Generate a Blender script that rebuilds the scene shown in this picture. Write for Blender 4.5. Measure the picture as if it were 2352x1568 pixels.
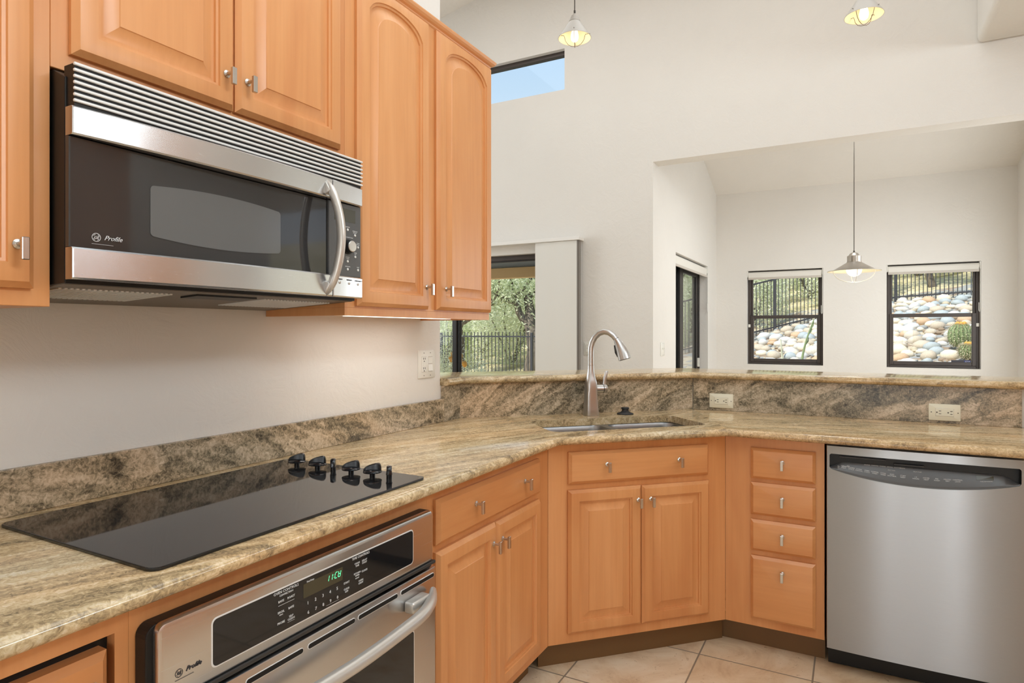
import bpy, bmesh, math, random
from mathutils import Matrix, Vector

for _o in list(bpy.data.objects):
    bpy.data.objects.remove(_o)
SC = bpy.context.scene
COL = SC.collection
PI = math.pi

# ------------------------------------------------------------------ camera
CAMZ = 1.314
F_PX = 1442.0
cam_d = bpy.data.cameras.new('camera')
cam = bpy.data.objects.new('camera', cam_d)
COL.objects.link(cam)
cam.location = (0, 0, CAMZ)
cam.rotation_euler = (PI / 2, 0, math.atan(782 / F_PX))
cam_d.sensor_width = 36.0
cam_d.sensor_fit = 'HORIZONTAL'
cam_d.lens = 36.0 * F_PX / 2352.0
cam_d.shift_y = -22.0 / 2352.0
cam_d.clip_start = 0.02
cam_d.clip_end = 200
SC.camera = cam

# ------------------------------------------------------------------ world, exposure, lights
vs = SC.view_settings
vs.view_transform = 'Standard'
vs.look = 'None'
vs.gamma = 1.0
vs.use_curve_mapping = False
vs.exposure = 0.0
SC.cycles.max_bounces = 9
SC.cycles.diffuse_bounces = 5
SC.cycles.glossy_bounces = 5
SC.cycles.transmission_bounces = 4
SC.cycles.transparent_max_bounces = 12
SC.cycles.caustics_reflective = False
SC.cycles.caustics_refractive = False
SC.cycles.sample_clamp_indirect = 4.0

W = bpy.data.worlds.new('desert_sky')
SC.world = W
W.use_nodes = True
_n = W.node_tree.nodes
_l = W.node_tree.links
_n.clear()
_out = _n.new('ShaderNodeOutputWorld')
_bg = _n.new('ShaderNodeBackground')
_tc = _n.new('ShaderNodeTexCoord')
_sx = _n.new('ShaderNodeSeparateXYZ')
_cr = _n.new('ShaderNodeValToRGB')
_l.new(_tc.outputs['Generated'], _sx.inputs[0])
_l.new(_sx.outputs['Z'], _cr.inputs[0])
_e = _cr.color_ramp.elements
_e[0].position = 0.0
_e[0].color = (1.25, 1.28, 1.32, 1)
_e[1].position = 0.9
_e[1].color = (0.25, 0.48, 0.95, 1)
_m = _e.new(0.36); _m.color = (0.60, 0.79, 1.0, 1)
_m = _e.new(0.50); _m.color = (0.45, 0.68, 1.0, 1)
_l.new(_cr.outputs[0], _bg.inputs[0])
_bg.inputs[1].default_value = 1.0
_l.new(_bg.outputs[0], _out.inputs[0])


def lamp(name, kind, loc, power, color=(1, 1, 1), size=0.1, rot=(0, 0, 0), size_y=None, spot=None):
    d = bpy.data.lights.new(name, kind)
    d.energy = power
    d.color = color
    if kind == 'AREA':
        d.size = size
        if size_y:
            d.shape = 'RECTANGLE'
            d.size_y = size_y
    elif kind == 'SUN':
        d.angle = size
    else:
        d.shadow_soft_size = size
    if kind == 'SPOT':
        d.spot_size = spot or math.radians(150)
        d.spot_blend = 0.9
    o = bpy.data.objects.new(name, d)
    COL.objects.link(o)
    o.location = loc
    o.rotation_euler = rot
    return o


LAMP = (0.955, 0.985, 1.0)
FILL_BLUE = (0.885, 0.955, 1.0)
COOL = (0.78, 0.915, 1.0)
# the sun, high behind the house
_s = lamp('sun', 'SUN', (0, 0, 20), 5.6, (1.0, 0.95, 0.87), 0.01)
_s.rotation_euler = Vector((0.30, 0.52, -0.80)).to_track_quat('-Z', 'Y').to_euler()
# added fill lights out of view
for _x, _w, _p in ((0.12, 0.13, 10), (0.66, 0.20, 8), (1.26, 0.20, 15)):
    lamp('dishwasher_streak_fill', 'AREA', (_x, -3.17, 1.1), _p, FILL_BLUE, _w, (PI / 2, 0, 0), 2.1)  # narrow added strips, set to streak the dishwasher steel
lamp('side_fill', 'AREA', (3.45, 1.4, 3.4), 205, COOL, 1.8, (0, PI / 2, 0), 2.4)  # added side fill to lift the upper cabinets
lamp('kitchen_top_fill', 'AREA', (0.5, 0.6, 4.1), 66, COOL, 2.6, (0, 0, 0), 3.0)  # added overhead fill for the kitchen, no fixture there
lamp('great_room_top_fill', 'AREA', (-1.2, 3.6, 4.45), 37, LAMP, 4.4, (0, 0, 0), 1.4)  # unseen fill added to brighten the far wall
lamp('great_room_side_fill', 'AREA', (-5.8, 3.2, 2.2), 78, FILL_BLUE, 2.2, (0, -PI / 2, 0), 2.4)  # added fill from the left, that wall has no window
lamp('nook_side_fill', 'AREA', (1.42, 6.3, 1.45), 36, FILL_BLUE, 1.7, (0, PI / 2, 0), 1.6)  # added fill for the dark nook, against a windowless wall
lamp('nook_top_fill', 'SPOT', (0.0, 6.0, 3.12), 60, LAMP, 0.3, (0, 0, 0), None, math.radians(175))  # added spot hidden above the header to brighten the nook

# ------------------------------------------------------------------ materials
MATS = {}


def new_mat(name):
    m = bpy.data.materials.new(name)
    m.use_nodes = True
    nt = m.node_tree
    b = nt.nodes.get('Principled BSDF')
    MATS[name] = m
    return m, nt, b


def lin(r, g, b):
    def f(c):
        c /= 255.0
        return c / 12.92 if c <= 0.04045 else ((c + 0.055) / 1.055) ** 2.4
    return (f(r), f(g), f(b), 1.0)


def nod(nt, kind, **kw):
    n = nt.nodes.new(kind)
    for k, v in kw.items():
        if k in n.inputs:
            n.inputs[k].default_value = v
        else:
            setattr(n, k, v)
    return n


def ramp(nt, fac, stops, interp='LINEAR'):
    r = nt.nodes.new('ShaderNodeValToRGB')
    r.color_ramp.interpolation = interp
    e = r.color_ramp.elements
    e[0].position, e[0].color = stops[0]
    e[1].position, e[1].color = stops[-1]
    for p, c in stops[1:-1]:
        x = e.new(p)
        x.color = c
    if fac is not None:
        nt.links.new(fac, r.inputs[0])
    return r.outputs[0]


def mapping(nt, scale=(1, 1, 1), rot=(0, 0, 0), loc=(0, 0, 0), coord='Object', rnd=False):
    tc = nt.nodes.new('ShaderNodeTexCoord')
    mp = nt.nodes.new('ShaderNodeMapping')
    mp.inputs['Scale'].default_value = scale
    mp.inputs['Rotation'].default_value = rot
    mp.inputs['Location'].default_value = loc
    src = tc.outputs[coord]
    if rnd:
        oi = nt.nodes.new('ShaderNodeObjectInfo')
        mu = nt.nodes.new('ShaderNodeVectorMath')
        mu.operation = 'MULTIPLY_ADD'
        cb = nt.nodes.new('ShaderNodeCombineXYZ')
        for i in range(3):
            nt.links.new(oi.outputs['Random'], cb.inputs[i])
        mu.inputs[1].default_value = (7.3, 3.1, 9.7)
        nt.links.new(cb.outputs[0], mu.inputs[0])
        nt.links.new(src, mu.inputs[2])
        src = mu.outputs[0]
    nt.links.new(src, mp.inputs['Vector'])
    return mp.outputs[0]


def mixc(nt, fac, a, b, mode='MIX'):
    m = nt.nodes.new('ShaderNodeMix')
    m.data_type = 'RGBA'
    m.blend_type = mode
    for sock, v in ((m.inputs[0], fac), (m.inputs[6], a), (m.inputs[7], b)):
        if isinstance(v, (int, float)):
            sock.default_value = v
        elif isinstance(v, (tuple, list)):
            sock.default_value = v
        else:
            nt.links.new(v, sock)
    return m.outputs[2]


def noise(nt, vec, scale, detail=4, rough=0.55, dist=0.0):
    n = nt.nodes.new('ShaderNodeTexNoise')
    n.inputs['Scale'].default_value = scale
    n.inputs['Detail'].default_value = detail
    n.inputs['Roughness'].default_value = rough
    n.inputs['Distortion'].default_value = dist
    nt.links.new(vec, n.inputs['Vector'])
    return n.outputs[0]


def bump(nt, b, height, strength=0.1, dist=0.01):
    n = nt.nodes.new('ShaderNodeBump')
    n.inputs['Strength'].default_value = strength
    n.inputs['Distance'].default_value = dist
    nt.links.new(height, n.inputs['Height'])
    nt.links.new(n.outputs[0], b.inputs['Normal'])


def plain(name, col, rough=0.5, metal=0.0, spec=0.5, coat=0.0):
    m, nt, b = new_mat(name)
    b.inputs['Base Color'].default_value = col
    b.inputs['Roughness'].default_value = rough
    b.inputs['Metallic'].default_value = metal
    b.inputs['Specular IOR Level'].default_value = spec
    b.inputs['Coat Weight'].default_value = coat
    # a whisper of procedural variation so no surface is perfectly even
    v = mapping(nt)
    f = noise(nt, v, 35, 3)
    r = nt.nodes.new('ShaderNodeMapRange')
    r.inputs['To Min'].default_value = max(rough - 0.03, 0.0)
    r.inputs['To Max'].default_value = min(rough + 0.03, 1.0)
    nt.links.new(f, r.inputs['Value'])
    nt.links.new(r.outputs[0], b.inputs['Roughness'])
    return m


def emit(name, col, strength):
    m, nt, b = new_mat(name)
    b.inputs['Base Color'].default_value = col
    b.inputs['Emission Color'].default_value = col
    b.inputs['Emission Strength'].default_value = strength
    return m


def make_wall(name, col):
    m, nt, b = new_mat(name)
    v = mapping(nt)
    c = noise(nt, v, 1.3, 4)
    d = tuple(x * 0.97 for x in col[:3]) + (1,)
    nt.links.new(ramp(nt, c, [(0.35, d), (0.65, col)]), b.inputs['Base Color'])
    b.inputs['Roughness'].default_value = 0.62
    b.inputs['Specular IOR Level'].default_value = 0.3
    h1 = noise(nt, v, 7, 8, 0.62, 1.6)
    h2 = ramp(nt, h1, [(0.42, (0, 0, 0, 1)), (0.62, (1, 1, 1, 1))])
    bump(nt, b, h2, 0.16, 0.01)
    return m


make_wall('wall_plaster', lin(229, 225, 219))
make_wall('ceiling_plaster', lin(232, 227, 220))
plain('white_trim', lin(236, 234, 230), 0.4)


def make_wood(name, horizontal=False, dark=1.0):
    m, nt, b = new_mat(name)
    sc = (1.0, 6.0, 6.0) if horizontal else (6.0, 6.0, 1.0)
    v = mapping(nt, sc, rnd=True)
    a = noise(nt, v, 1.1, 5, 0.5, 0.6)
    sc2 = (3.0, 90.0, 90.0) if horizontal else (90.0, 90.0, 3.0)
    v2 = mapping(nt, sc2, rnd=True)
    g = noise(nt, v2, 1.0, 3, 0.5)
    k = dark
    c1 = lin(204 * k, 137 * k, 84 * k)
    c2 = lin(214 * k, 150 * k, 95 * k)
    c3 = lin(222 * k, 160 * k, 106 * k)
    base = ramp(nt, a, [(0.30, c1), (0.5, c2), (0.72, c3)])
    gr = ramp(nt, g, [(0.30, (0.94, 0.92, 0.90, 1)), (0.62, (1, 1, 1, 1))])
    col = mixc(nt, 0.8, base, gr, 'MULTIPLY')
    nt.links.new(col, b.inputs['Base Color'])
    b.inputs['Roughness'].default_value = 0.36
    b.inputs['Specular IOR Level'].default_value = 0.45
    b.inputs['Coat Weight'].default_value = 0.12
    b.inputs['Coat Roughness'].default_value = 0.25
    return m


make_wood('maple_upright')
make_wood('maple_level', True)
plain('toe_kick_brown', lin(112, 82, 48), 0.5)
plain('cabinet_underside', lin(150, 105, 72), 0.5)


def granite_color(nt, rot, stretch, seed, veins, grain_amt, cols):
    v0 = mapping(nt, (1, 1, 1), rot)
    m2 = nt.nodes.new('ShaderNodeMapping')
    m2.inputs['Scale'].default_value = stretch
    m2.inputs['Location'].default_value = (seed, seed * 0.7, seed * 1.3)
    nt.links.new(v0, m2.inputs['Vector'])
    v = m2.outputs[0]
    w = nt.nodes.new('ShaderNodeTexNoise')
    w.inputs['Scale'].default_value = 2.4
    w.inputs['Detail'].default_value = 4
    nt.links.new(v, w.inputs['Vector'])
    va = nt.nodes.new('ShaderNodeVectorMath')
    va.operation = 'MULTIPLY_ADD'
    va.inputs[1].default_value = (0.6, 0.6, 0.6)
    nt.links.new(w.outputs['Color'], va.inputs[0])
    nt.links.new(v, va.inputs[2])
    n1 = noise(nt, va.outputs[0], veins, 8, 0.62, 0.9)
    vo = mapping(nt, (1, 1, 1), (0.3, 0.2, 0.1), (seed, 0, 0))
    g = noise(nt, vo, 85, 5, 0.68, 1.2)
    # ribbons and crystals share one scale of tones
    sm = nt.nodes.new('ShaderNodeMath')
    sm.operation = 'MULTIPLY_ADD'
    sm.inputs[1].default_value = grain_amt
    nt.links.new(g, sm.inputs[0])
    s2 = nt.nodes.new('ShaderNodeMath')
    s2.operation = 'MULTIPLY'
    s2.inputs[1].default_value = 1.0 - grain_amt
    nt.links.new(n1, s2.inputs[0])
    nt.links.new(s2.outputs[0], sm.inputs[2])
    base = ramp(nt, sm.outputs[0], list(zip((0.36, 0.44, 0.495, 0.55, 0.63), cols)))
    n3 = noise(nt, va.outputs[0], 1.1, 3, 0.5, 0.3)
    tone = ramp(nt, n3, [(0.36, (0.88, 0.93, 0.98, 1)), (0.5, (1, 1, 1, 1)), (0.66, (1.06, 0.97, 0.89, 1))])
    return mixc(nt, 0.9, base, tone, 'MULTIPLY')


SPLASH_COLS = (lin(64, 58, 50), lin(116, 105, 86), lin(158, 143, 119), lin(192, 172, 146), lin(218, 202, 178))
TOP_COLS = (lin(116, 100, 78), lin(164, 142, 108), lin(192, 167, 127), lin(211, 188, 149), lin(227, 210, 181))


def make_granite(name, rot, stretch, seed):
    m, nt, b = new_mat(name)
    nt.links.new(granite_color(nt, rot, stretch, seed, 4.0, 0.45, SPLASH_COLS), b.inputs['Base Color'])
    b.inputs['Roughness'].default_value = 0.24
    b.inputs['Specular IOR Level'].default_value = 0.35


def make_granite_top():
    """two slabs, each with its grain along its own run, meeting at a seam right of the sink"""
    m, nt, b = new_mat('granite_top')
    c1 = granite_color(nt, (0, 0, math.radians(-68)), (0.8, 5.5, 3.0), 3.1, 5.0, 0.48, TOP_COLS)
    c2 = granite_color(nt, (0, 0, math.radians(-10)), (0.8, 5.5, 3.0), 5.7, 5.0, 0.48, TOP_COLS)
    tc = nt.nodes.new('ShaderNodeTexCoord')
    dt = nt.nodes.new('ShaderNodeVectorMath')
    dt.operation = 'DOT_PRODUCT'
    dt.inputs[1].default_value = (0.914, 0.406, 0)
    nt.links.new(tc.outputs['Object'], dt.inputs[0])
    gt = nt.nodes.new('ShaderNodeMath')
    gt.operation = 'GREATER_THAN'
    gt.inputs[1].default_value = 0.68
    nt.links.new(dt.outputs['Value'], gt.inputs[0])
    nt.links.new(mixc(nt, gt.outputs[0], c1, c2), b.inputs['Base Color'])
    b.inputs['Roughness'].default_value = 0.09


make_granite_top()
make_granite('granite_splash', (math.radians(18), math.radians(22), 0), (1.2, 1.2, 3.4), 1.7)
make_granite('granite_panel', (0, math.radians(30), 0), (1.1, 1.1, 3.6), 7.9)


def make_tile():
    m, nt, b = new_mat('travertine_tile')
    v = mapping(nt, (1, 1, 1), (0, 0, 0), (0.55, -2.617, 0))
    br = nt.nodes.new('ShaderNodeTexBrick')
    br.offset = 0.0
    br.inputs['Scale'].default_value = 1.0
    br.inputs['Mortar Size'].default_value = 0.0035
    br.inputs['Mortar Smooth'].default_value = 0.2
    br.inputs['Brick Width'].default_value = 0.4175
    br.inputs['Row Height'].default_value = 0.4145
    br.inputs['Color1'].default_value = (0.0, 0.0, 0.0, 1)
    br.inputs['Color2'].default_value = (1.0, 1.0, 1.0, 1)
    br.inputs['Mortar'].default_value = (0.5, 0.5, 0.5, 1)
    nt.links.new(v, br.inputs['Vector'])
    n1 = noise(nt, v, 4.0, 8, 0.65, 1.4)
    base = ramp(nt, n1, [(0.30, lin(200, 172, 140)), (0.48, lin(227, 208, 180)), (0.68, lin(240, 228, 208))])
    tone = ramp(nt, br.outputs['Color'], [(0.0, (0.90, 0.82, 0.72, 1)), (1.0, (1.03, 1.02, 1.0, 1))])
    c = mixc(nt, 1.0, base, tone, 'MULTIPLY')
    pit = noise(nt, v, 30, 6, 0.6, 2.5)
    pm = ramp(nt, pit, [(0.30, (0.50, 0.38, 0.27, 1)), (0.37, (1, 1, 1, 1))])
    c = mixc(nt, 0.8, c, pm, 'MULTIPLY')
    c = mixc(nt, br.outputs['Fac'], c, lin(148, 134, 116))
    nt.links.new(c, b.inputs['Base Color'])
    b.inputs['Roughness'].default_value = 0.38
    h = nt.nodes.new('ShaderNodeMath')
    h.operation = 'MULTIPLY'
    h.inputs[1].default_value = -1
    nt.links.new(br.outputs['Fac'], h.inputs[0])
    bump(nt, b, h.outputs[0], 0.4, 0.004)


make_tile()


def make_steel(name, col, rough, along='X', aniso=0.0, streak=0.03, axis='Z'):
    m, nt, b = new_mat(name)
    sc = {'X': (3, 900, 900), 'Z': (900, 900, 3)}[along]
    v = mapping(nt, sc)
    g = noise(nt, v, 1.0, 2, 0.5)
    r = nt.nodes.new('ShaderNodeMapRange')
    r.inputs['To Min'].default_value = rough - streak
    r.inputs['To Max'].default_value = rough + streak
    nt.links.new(g, r.inputs['Value'])
    nt.links.new(r.outputs[0], b.inputs['Roughness'])
    d = tuple(x * 0.97 for x in col[:3]) + (1,)
    nt.links.new(ramp(nt, g, [(0.3, d), (0.7, col)]), b.inputs['Base Color'])
    b.inputs['Metallic'].default_value = 1.0
    if aniso:
        b.inputs['Anisotropic'].default_value = aniso
        t = nt.nodes.new('ShaderNodeCombineXYZ')
        t.inputs[2].default_value = 1.0
        nt.links.new(t.outputs[0], b.inputs['Tangent'])
    return m


make_steel('brushed_steel', (0.65, 0.655, 0.665, 1), 0.26, 'X', 0.7)
make_steel('dishwasher_steel', (0.37, 0.372, 0.38, 1), 0.31, 'X', 0.95)
make_steel('sink_steel', (0.30, 0.30, 0.30, 1), 0.38, 'X')
make_steel('nickel', (0.62, 0.60, 0.57, 1), 0.26, 'Z')
make_steel('faucet_steel', (0.56, 0.55, 0.54, 1), 0.33, 'Z')
plain('grille_silver', (0.74, 0.735, 0.72, 1), 0.35, 0.15)
plain('handle_silver', (0.60, 0.57, 0.53, 1), 0.34, 0.6)
plain('black_glass', (0.012, 0.012, 0.013, 1), 0.04, 0.0, 0.5)
plain('door_glass_black', (0.035, 0.034, 0.034, 1), 0.05, 0.0, 0.6)
plain('microwave_window', (0.12, 0.12, 0.12, 1), 0.12, 0.0, 0.6)
plain('black_plastic', (0.008, 0.0078, 0.0075, 1), 0.42, 0.0, 0.35)
plain('dark_plastic', (0.03, 0.029, 0.028, 1), 0.4)
plain('grey_plastic', (0.085, 0.083, 0.082, 1), 0.3)
plain('vent_brown', (0.16, 0.13, 0.10, 1), 0.5)
plain('knob_black', (0.010, 0.011, 0.013, 1), 0.16)
plain('ink_white', lin(215, 215, 215), 0.5)
plain('ink_dark', lin(45, 45, 48), 0.5)
plain('button_white', lin(225, 225, 222), 0.4)
plain('display_olive', (0.060, 0.052, 0.028, 1), 0.15)
emit('digit_green', (0.10, 0.85, 0.38, 1), 1.2)
plain('plate_white', lin(232, 230, 222), 0.35)
plain('plate_ivory', lin(234, 231, 212), 0.35)
plain('slot_dark', lin(50, 48, 44), 0.6)
plain('bronze_frame', lin(72, 64, 60), 0.4, 0.2)
plain('bronze_dark', lin(38, 34, 32), 0.4, 0.2)
plain('shade_fabric', lin(226, 222, 214), 0.7)
plain('shade_rail', lin(196, 188, 178), 0.4)
plain('blind_fabric', lin(224, 222, 216), 0.75)
plain('blind_edge', lin(120, 114, 108), 0.7)
plain('cord_dark', lin(60, 52, 44), 0.5)
plain('pendant_metal', lin(176, 168, 158), 0.3, 0.75)
plain('pendant_white', lin(182, 176, 168), 0.4)
plain('pendant_inner', lin(245, 235, 205), 0.5)
plain('cage_bronze', lin(104, 88, 66), 0.4, 0.6)
plain('cage_white', lin(226, 222, 212), 0.4)
emit('bulb_glow', (1.0, 0.93, 0.76, 1), 1.6)
emit('globe_glow', (1.0, 0.95, 0.84, 1), 0.9)
emit('strip_glow', (1.0, 0.93, 0.80, 1), 2.5)
plain('stopper_rubber', (0.02, 0.02, 0.021, 1), 0.5)
plain('fence_iron', lin(58, 58, 62), 0.5)
plain('beam_wood', lin(232, 190, 132), 0.6)
plain('patio_ceiling', lin(70, 84, 96), 0.6)
plain('stucco_pink', lin(226, 190, 165), 0.8)
plain('sticker_dark', lin(52, 48, 58), 0.4)
plain('sticker_blue', lin(40, 52, 120), 0.4)


def make_glass(name, fac_scale=0.5, tint=(0.97, 0.985, 0.98, 1)):
    m, nt, b = new_mat(name)
    nt.nodes.remove(b)
    out = nt.nodes['Material Output']
    tr = nod(nt, 'ShaderNodeBsdfTransparent')
    tr.inputs[0].default_value = tint
    gl = nod(nt, 'ShaderNodeBsdfGlossy')
    gl.inputs['Roughness'].default_value = 0.02
    lw = nod(nt, 'ShaderNodeFresnel')
    lw.inputs['IOR'].default_value = 1.35
    mu = nod(nt, 'ShaderNodeMath')
    mu.operation = 'MULTIPLY'
    mu.inputs[1].default_value = fac_scale
    nt.links.new(lw.outputs[0], mu.inputs[0])
    mx = nod(nt, 'ShaderNodeMixShader')
    nt.links.new(mu.outputs[0], mx.inputs[0])
    nt.links.new(tr.outputs[0], mx.inputs[1])
    nt.links.new(gl.outputs[0], mx.inputs[2])
    nt.links.new(mx.outputs[0], out.inputs['Surface'])
    return m


make_glass('window_glass')


def make_stone():
    m, nt, b = new_mat('river_stone')
    oi = nod(nt, 'ShaderNodeObjectInfo')
    c = ramp(nt, oi.outputs['Random'], [(0.0, lin(200, 186, 166)), (0.18, lin(220, 212, 200)), (0.36, lin(176, 184, 186)),
                                       (0.52, lin(228, 216, 194)), (0.74, lin(206, 174, 142)), (0.82, lin(214, 212, 208)),
                                       (1.0, lin(178, 186, 190))], 'CONSTANT')
    v = mapping(nt, rnd=True)
    n1 = noise(nt, v, 9, 5, 0.6)
    t = ramp(nt, n1, [(0.3, (0.82, 0.80, 0.78, 1)), (0.7, (1.05, 1.04, 1.0, 1))])
    nt.links.new(mixc(nt, 1.0, c, t, 'MULTIPLY'), b.inputs['Base Color'])
    b.inputs['Roughness'].default_value = 0.8


make_stone()


def make_ground():
    m, nt, b = new_mat('hill_ground')
    v = mapping(nt)
    n1 = noise(nt, v, 0.7, 8, 0.7, 0.6)
    n2 = noise(nt, v, 9, 6, 0.7)
    c1 = ramp(nt, n1, [(0.35, lin(176, 166, 124)), (0.5, lin(206, 192, 156)), (0.66, lin(228, 217, 190))])
    c2 = ramp(nt, n2, [(0.35, (0.6, 0.58, 0.5, 1)), (0.6, (1.05, 1.05, 1.05, 1))])
    nt.links.new(mixc(nt, 0.9, c1, c2, 'MULTIPLY'), b.inputs['Base Color'])
    b.inputs['Roughness'].default_value = 0.9


make_ground()


def make_gravel():
    m, nt, b = new_mat('stone_bed')
    v = mapping(nt, (1, 1, 1.6))
    vo = nod(nt, 'ShaderNodeTexVoronoi')
    vo.inputs['Scale'].default_value = 6.5
    nt.links.new(v, vo.inputs['Vector'])
    sp = nod(nt, 'ShaderNodeSeparateColor')
    nt.links.new(vo.outputs['Color'], sp.inputs[0])
    c = ramp(nt, sp.outputs[0], [(0.0, lin(150, 130, 108)), (0.3, lin(190, 176, 150)), (0.6, lin(150, 150, 146)), (1.0, lin(205, 184, 150))], 'CONSTANT')
    nt.links.new(c, b.inputs['Base Color'])
    b.inputs['Roughness'].default_value = 0.9


make_gravel()


def make_leaf(name, ca, cb):
    m, nt, b = new_mat(name)
    g = nod(nt, 'ShaderNodeNewGeometry')
    c = ramp(nt, g.outputs['Random Per Island'], [(0.0, ca), (1.0, cb)])
    nt.links.new(c, b.inputs['Base Color'])
    b.inputs['Roughness'].default_value = 0.6
    tl = nod(nt, 'ShaderNodeBsdfTranslucent')
    nt.links.new(c, tl.inputs[0])
    ad = nod(nt, 'ShaderNodeMixShader')
    ad.inputs[0].default_value = 0.45
    nt.links.new(b.outputs[0], ad.inputs[1])
    nt.links.new(tl.outputs[0], ad.inputs[2])
    nt.links.new(ad.outputs[0], nt.nodes['Material Output'].inputs['Surface'])


make_leaf('leaf_green', lin(186, 197, 148), lin(244, 246, 218))
make_leaf('leaf_pale', lin(212, 218, 176), lin(250, 250, 234))
make_leaf('leaf_dark', lin(160, 176, 128), lin(228, 234, 198))


def make_bark():
    m, nt, b = new_mat('bark')
    v = mapping(nt, (8, 8, 1.5))
    n1 = noise(nt, v, 2.0, 7, 0.65, 1.0)
    nt.links.new(ramp(nt, n1, [(0.3, lin(62, 54, 46)), (0.7, lin(138, 126, 110))]), b.inputs['Base Color'])
    b.inputs['Roughness'].default_value = 0.9


make_bark()
plain('cactus_green', lin(134, 150, 106), 0.6)
plain('cactus_spine', lin(216, 206, 176), 0.6)
plain('cactus_flower', lin(222, 160, 66), 0.6)
plain('dry_stalk', lin(196, 196, 170), 0.7)


# ------------------------------------------------------------------ mesh builder
class MB:
    def __init__(self):
        self.bm = bmesh.new()

    def quad(self, pts):
        vs_ = [self.bm.verts.new(p) for p in pts]
        return self.bm.faces.new(vs_)

    def box(self, x0, x1, y0, y1, z0, z1, r=0.0, seg=2):
        x0, x1 = min(x0, x1), max(x0, x1)
        y0, y1 = min(y0, y1), max(y0, y1)
        z0, z1 = min(z0, z1), max(z0, z1)
        b = bmesh.new()
        bmesh.ops.create_cube(b, size=1.0)
        for v in b.verts:
            v.co = Vector(((x0 + x1) / 2 + v.co.x * (x1 - x0), (y0 + y1) / 2 + v.co.y * (y1 - y0), (z0 + z1) / 2 + v.co.z * (z1 - z0)))
        if r > 0:
            r = min(r, 0.49 * min(x1 - x0, y1 - y0, z1 - z0))
            bmesh.ops.bevel(b, geom=b.edges[:], offset=r, segments=seg, profile=0.5, affect='EDGES')
        self.merge(b)
        return self

    def merge(self, b, mat=None):
        if mat is not None:
            b.transform(mat)
        me = bpy.data.meshes.new('tmp')
        b.to_mesh(me)
        b.free()
        self.bm.from_mesh(me)
        bpy.data.meshes.remove(me)
        return self

    def rings(self, rings, cap0=True, cap1=True, closed=True):
        """skin consecutive vertex rings of equal length"""
        R = [[self.bm.verts.new(p) for p in r] for r in rings]
        n = len(R[0])
        for a, b in zip(R[:-1], R[1:]):
            for i in range(n if closed else n - 1):
                j = (i + 1) % n
                try:
                    self.bm.faces.new((a[i], a[j], b[j], b[i]))
                except ValueError:
                    pass
        if cap0:
            self.bm.faces.new(list(reversed(R[0])))
        if cap1:
            self.bm.faces.new(R[-1])
        return self

    def prism(self, poly, y0, y1, axis='y', bev=0.0):
        """poly of (a,b); axis y: (x,z) swept over y; axis z: (x,y) swept over z; axis x: (y,z) swept over x"""
        def P(a, b, t):
            return {'y': (a, t, b), 'z': (a, b, t), 'x': (t, a, b)}[axis]
        b = bmesh.new()
        A = [b.verts.new(P(p[0], p[1], y0)) for p in poly]
        B = [b.verts.new(P(p[0], p[1], y1)) for p in poly]
        n = len(poly)
        for i in range(n):
            j = (i + 1) % n
            b.faces.new((A[i], A[j], B[j], B[i]))
        f0 = b.faces.new(list(reversed(A)))
        f1 = b.faces.new(B)
        bmesh.ops.recalc_face_normals(b, faces=b.faces[:])
        if bev:
            es = list(set(f0.edges[:] + f1.edges[:]))
            bmesh.ops.bevel(b, geom=es, offset=bev, segments=2, profile=0.5, affect='EDGES')
        self.merge(b)
        return self

    def tube(self, pts, r, seg=10, cap=True, flat=1.0):
        pts = [Vector(p) for p in pts]
        rr = r if isinstance(r, (list, tuple)) else [r] * len(pts)
        rings = []
        up = None
        for i, p in enumerate(pts):
            t = (pts[min(i + 1, len(pts) - 1)] - pts[max(i - 1, 0)]).normalized()
            if up is None:
                up = Vector((0, 0, 1)) if abs(t.z) < 0.9 else Vector((1, 0, 0))
            a = (up - t * up.dot(t)).normalized()
            b = t.cross(a).normalized()
            up = a
            rings.append([p + (a * math.cos(2 * PI * k / seg) + b * flat * math.sin(2 * PI * k / seg)) * rr[i] for k in range(seg)])
        self.rings(rings, cap, cap)
        return self

    def lathe(self, prof, c=(0, 0, 0), seg=28, mat=None, cap=True):
        """prof: list of (radius, z)"""
        rings = [[Vector((c[0] + r * math.cos(2 * PI * k / seg), c[1] + r * math.sin(2 * PI * k / seg), c[2] + z)) for k in range(seg)] for r, z in prof]
        if mat is not None:
            rings = [[mat @ p for p in q] for q in rings]
        self.rings(rings, cap, cap)
        return self

    def sphere(self, c, rx, ry=None, rz=None, sub=2, mat=None):
        b = bmesh.new()
        bmesh.ops.create_icosphere(b, subdivisions=sub, radius=1.0)
        ry = ry or rx
        rz = rz or rx
        for v in b.verts:
            v.co = Vector((v.co.x * rx, v.co.y * ry, v.co.z * rz))
        M = Matrix.Translation(c)
        if mat is not None:
            M = M @ mat
        self.merge(b, M)
        return self

    def text(self, s, x, y, z, size, italic=0.0, align='CENTER', depth=0.0004, vert=False):
        """flat lettering facing -y, baseline at z"""
        cu = bpy.data.curves.new('tmp_text', 'FONT')
        cu.body = s
        cu.size = size
        cu.align_x = align
        cu.shear = italic
        cu.extrude = depth
        cu.resolution_u = 2
        o = bpy.data.objects.new('tmp_text', cu)
        COL.objects.link(o)
        dg = bpy.context.evaluated_depsgraph_get()
        me = bpy.data.meshes.new_from_object(o.evaluated_get(dg))
        b = bmesh.new()
        b.from_mesh(me)
        bpy.data.meshes.remove(me)
        bpy.data.objects.remove(o)
        bpy.data.curves.remove(cu)
        self.merge(b, Matrix.Translation((x, y, z)) @ Matrix.Rotation(PI / 2, 4, 'X'))
        return self

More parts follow.
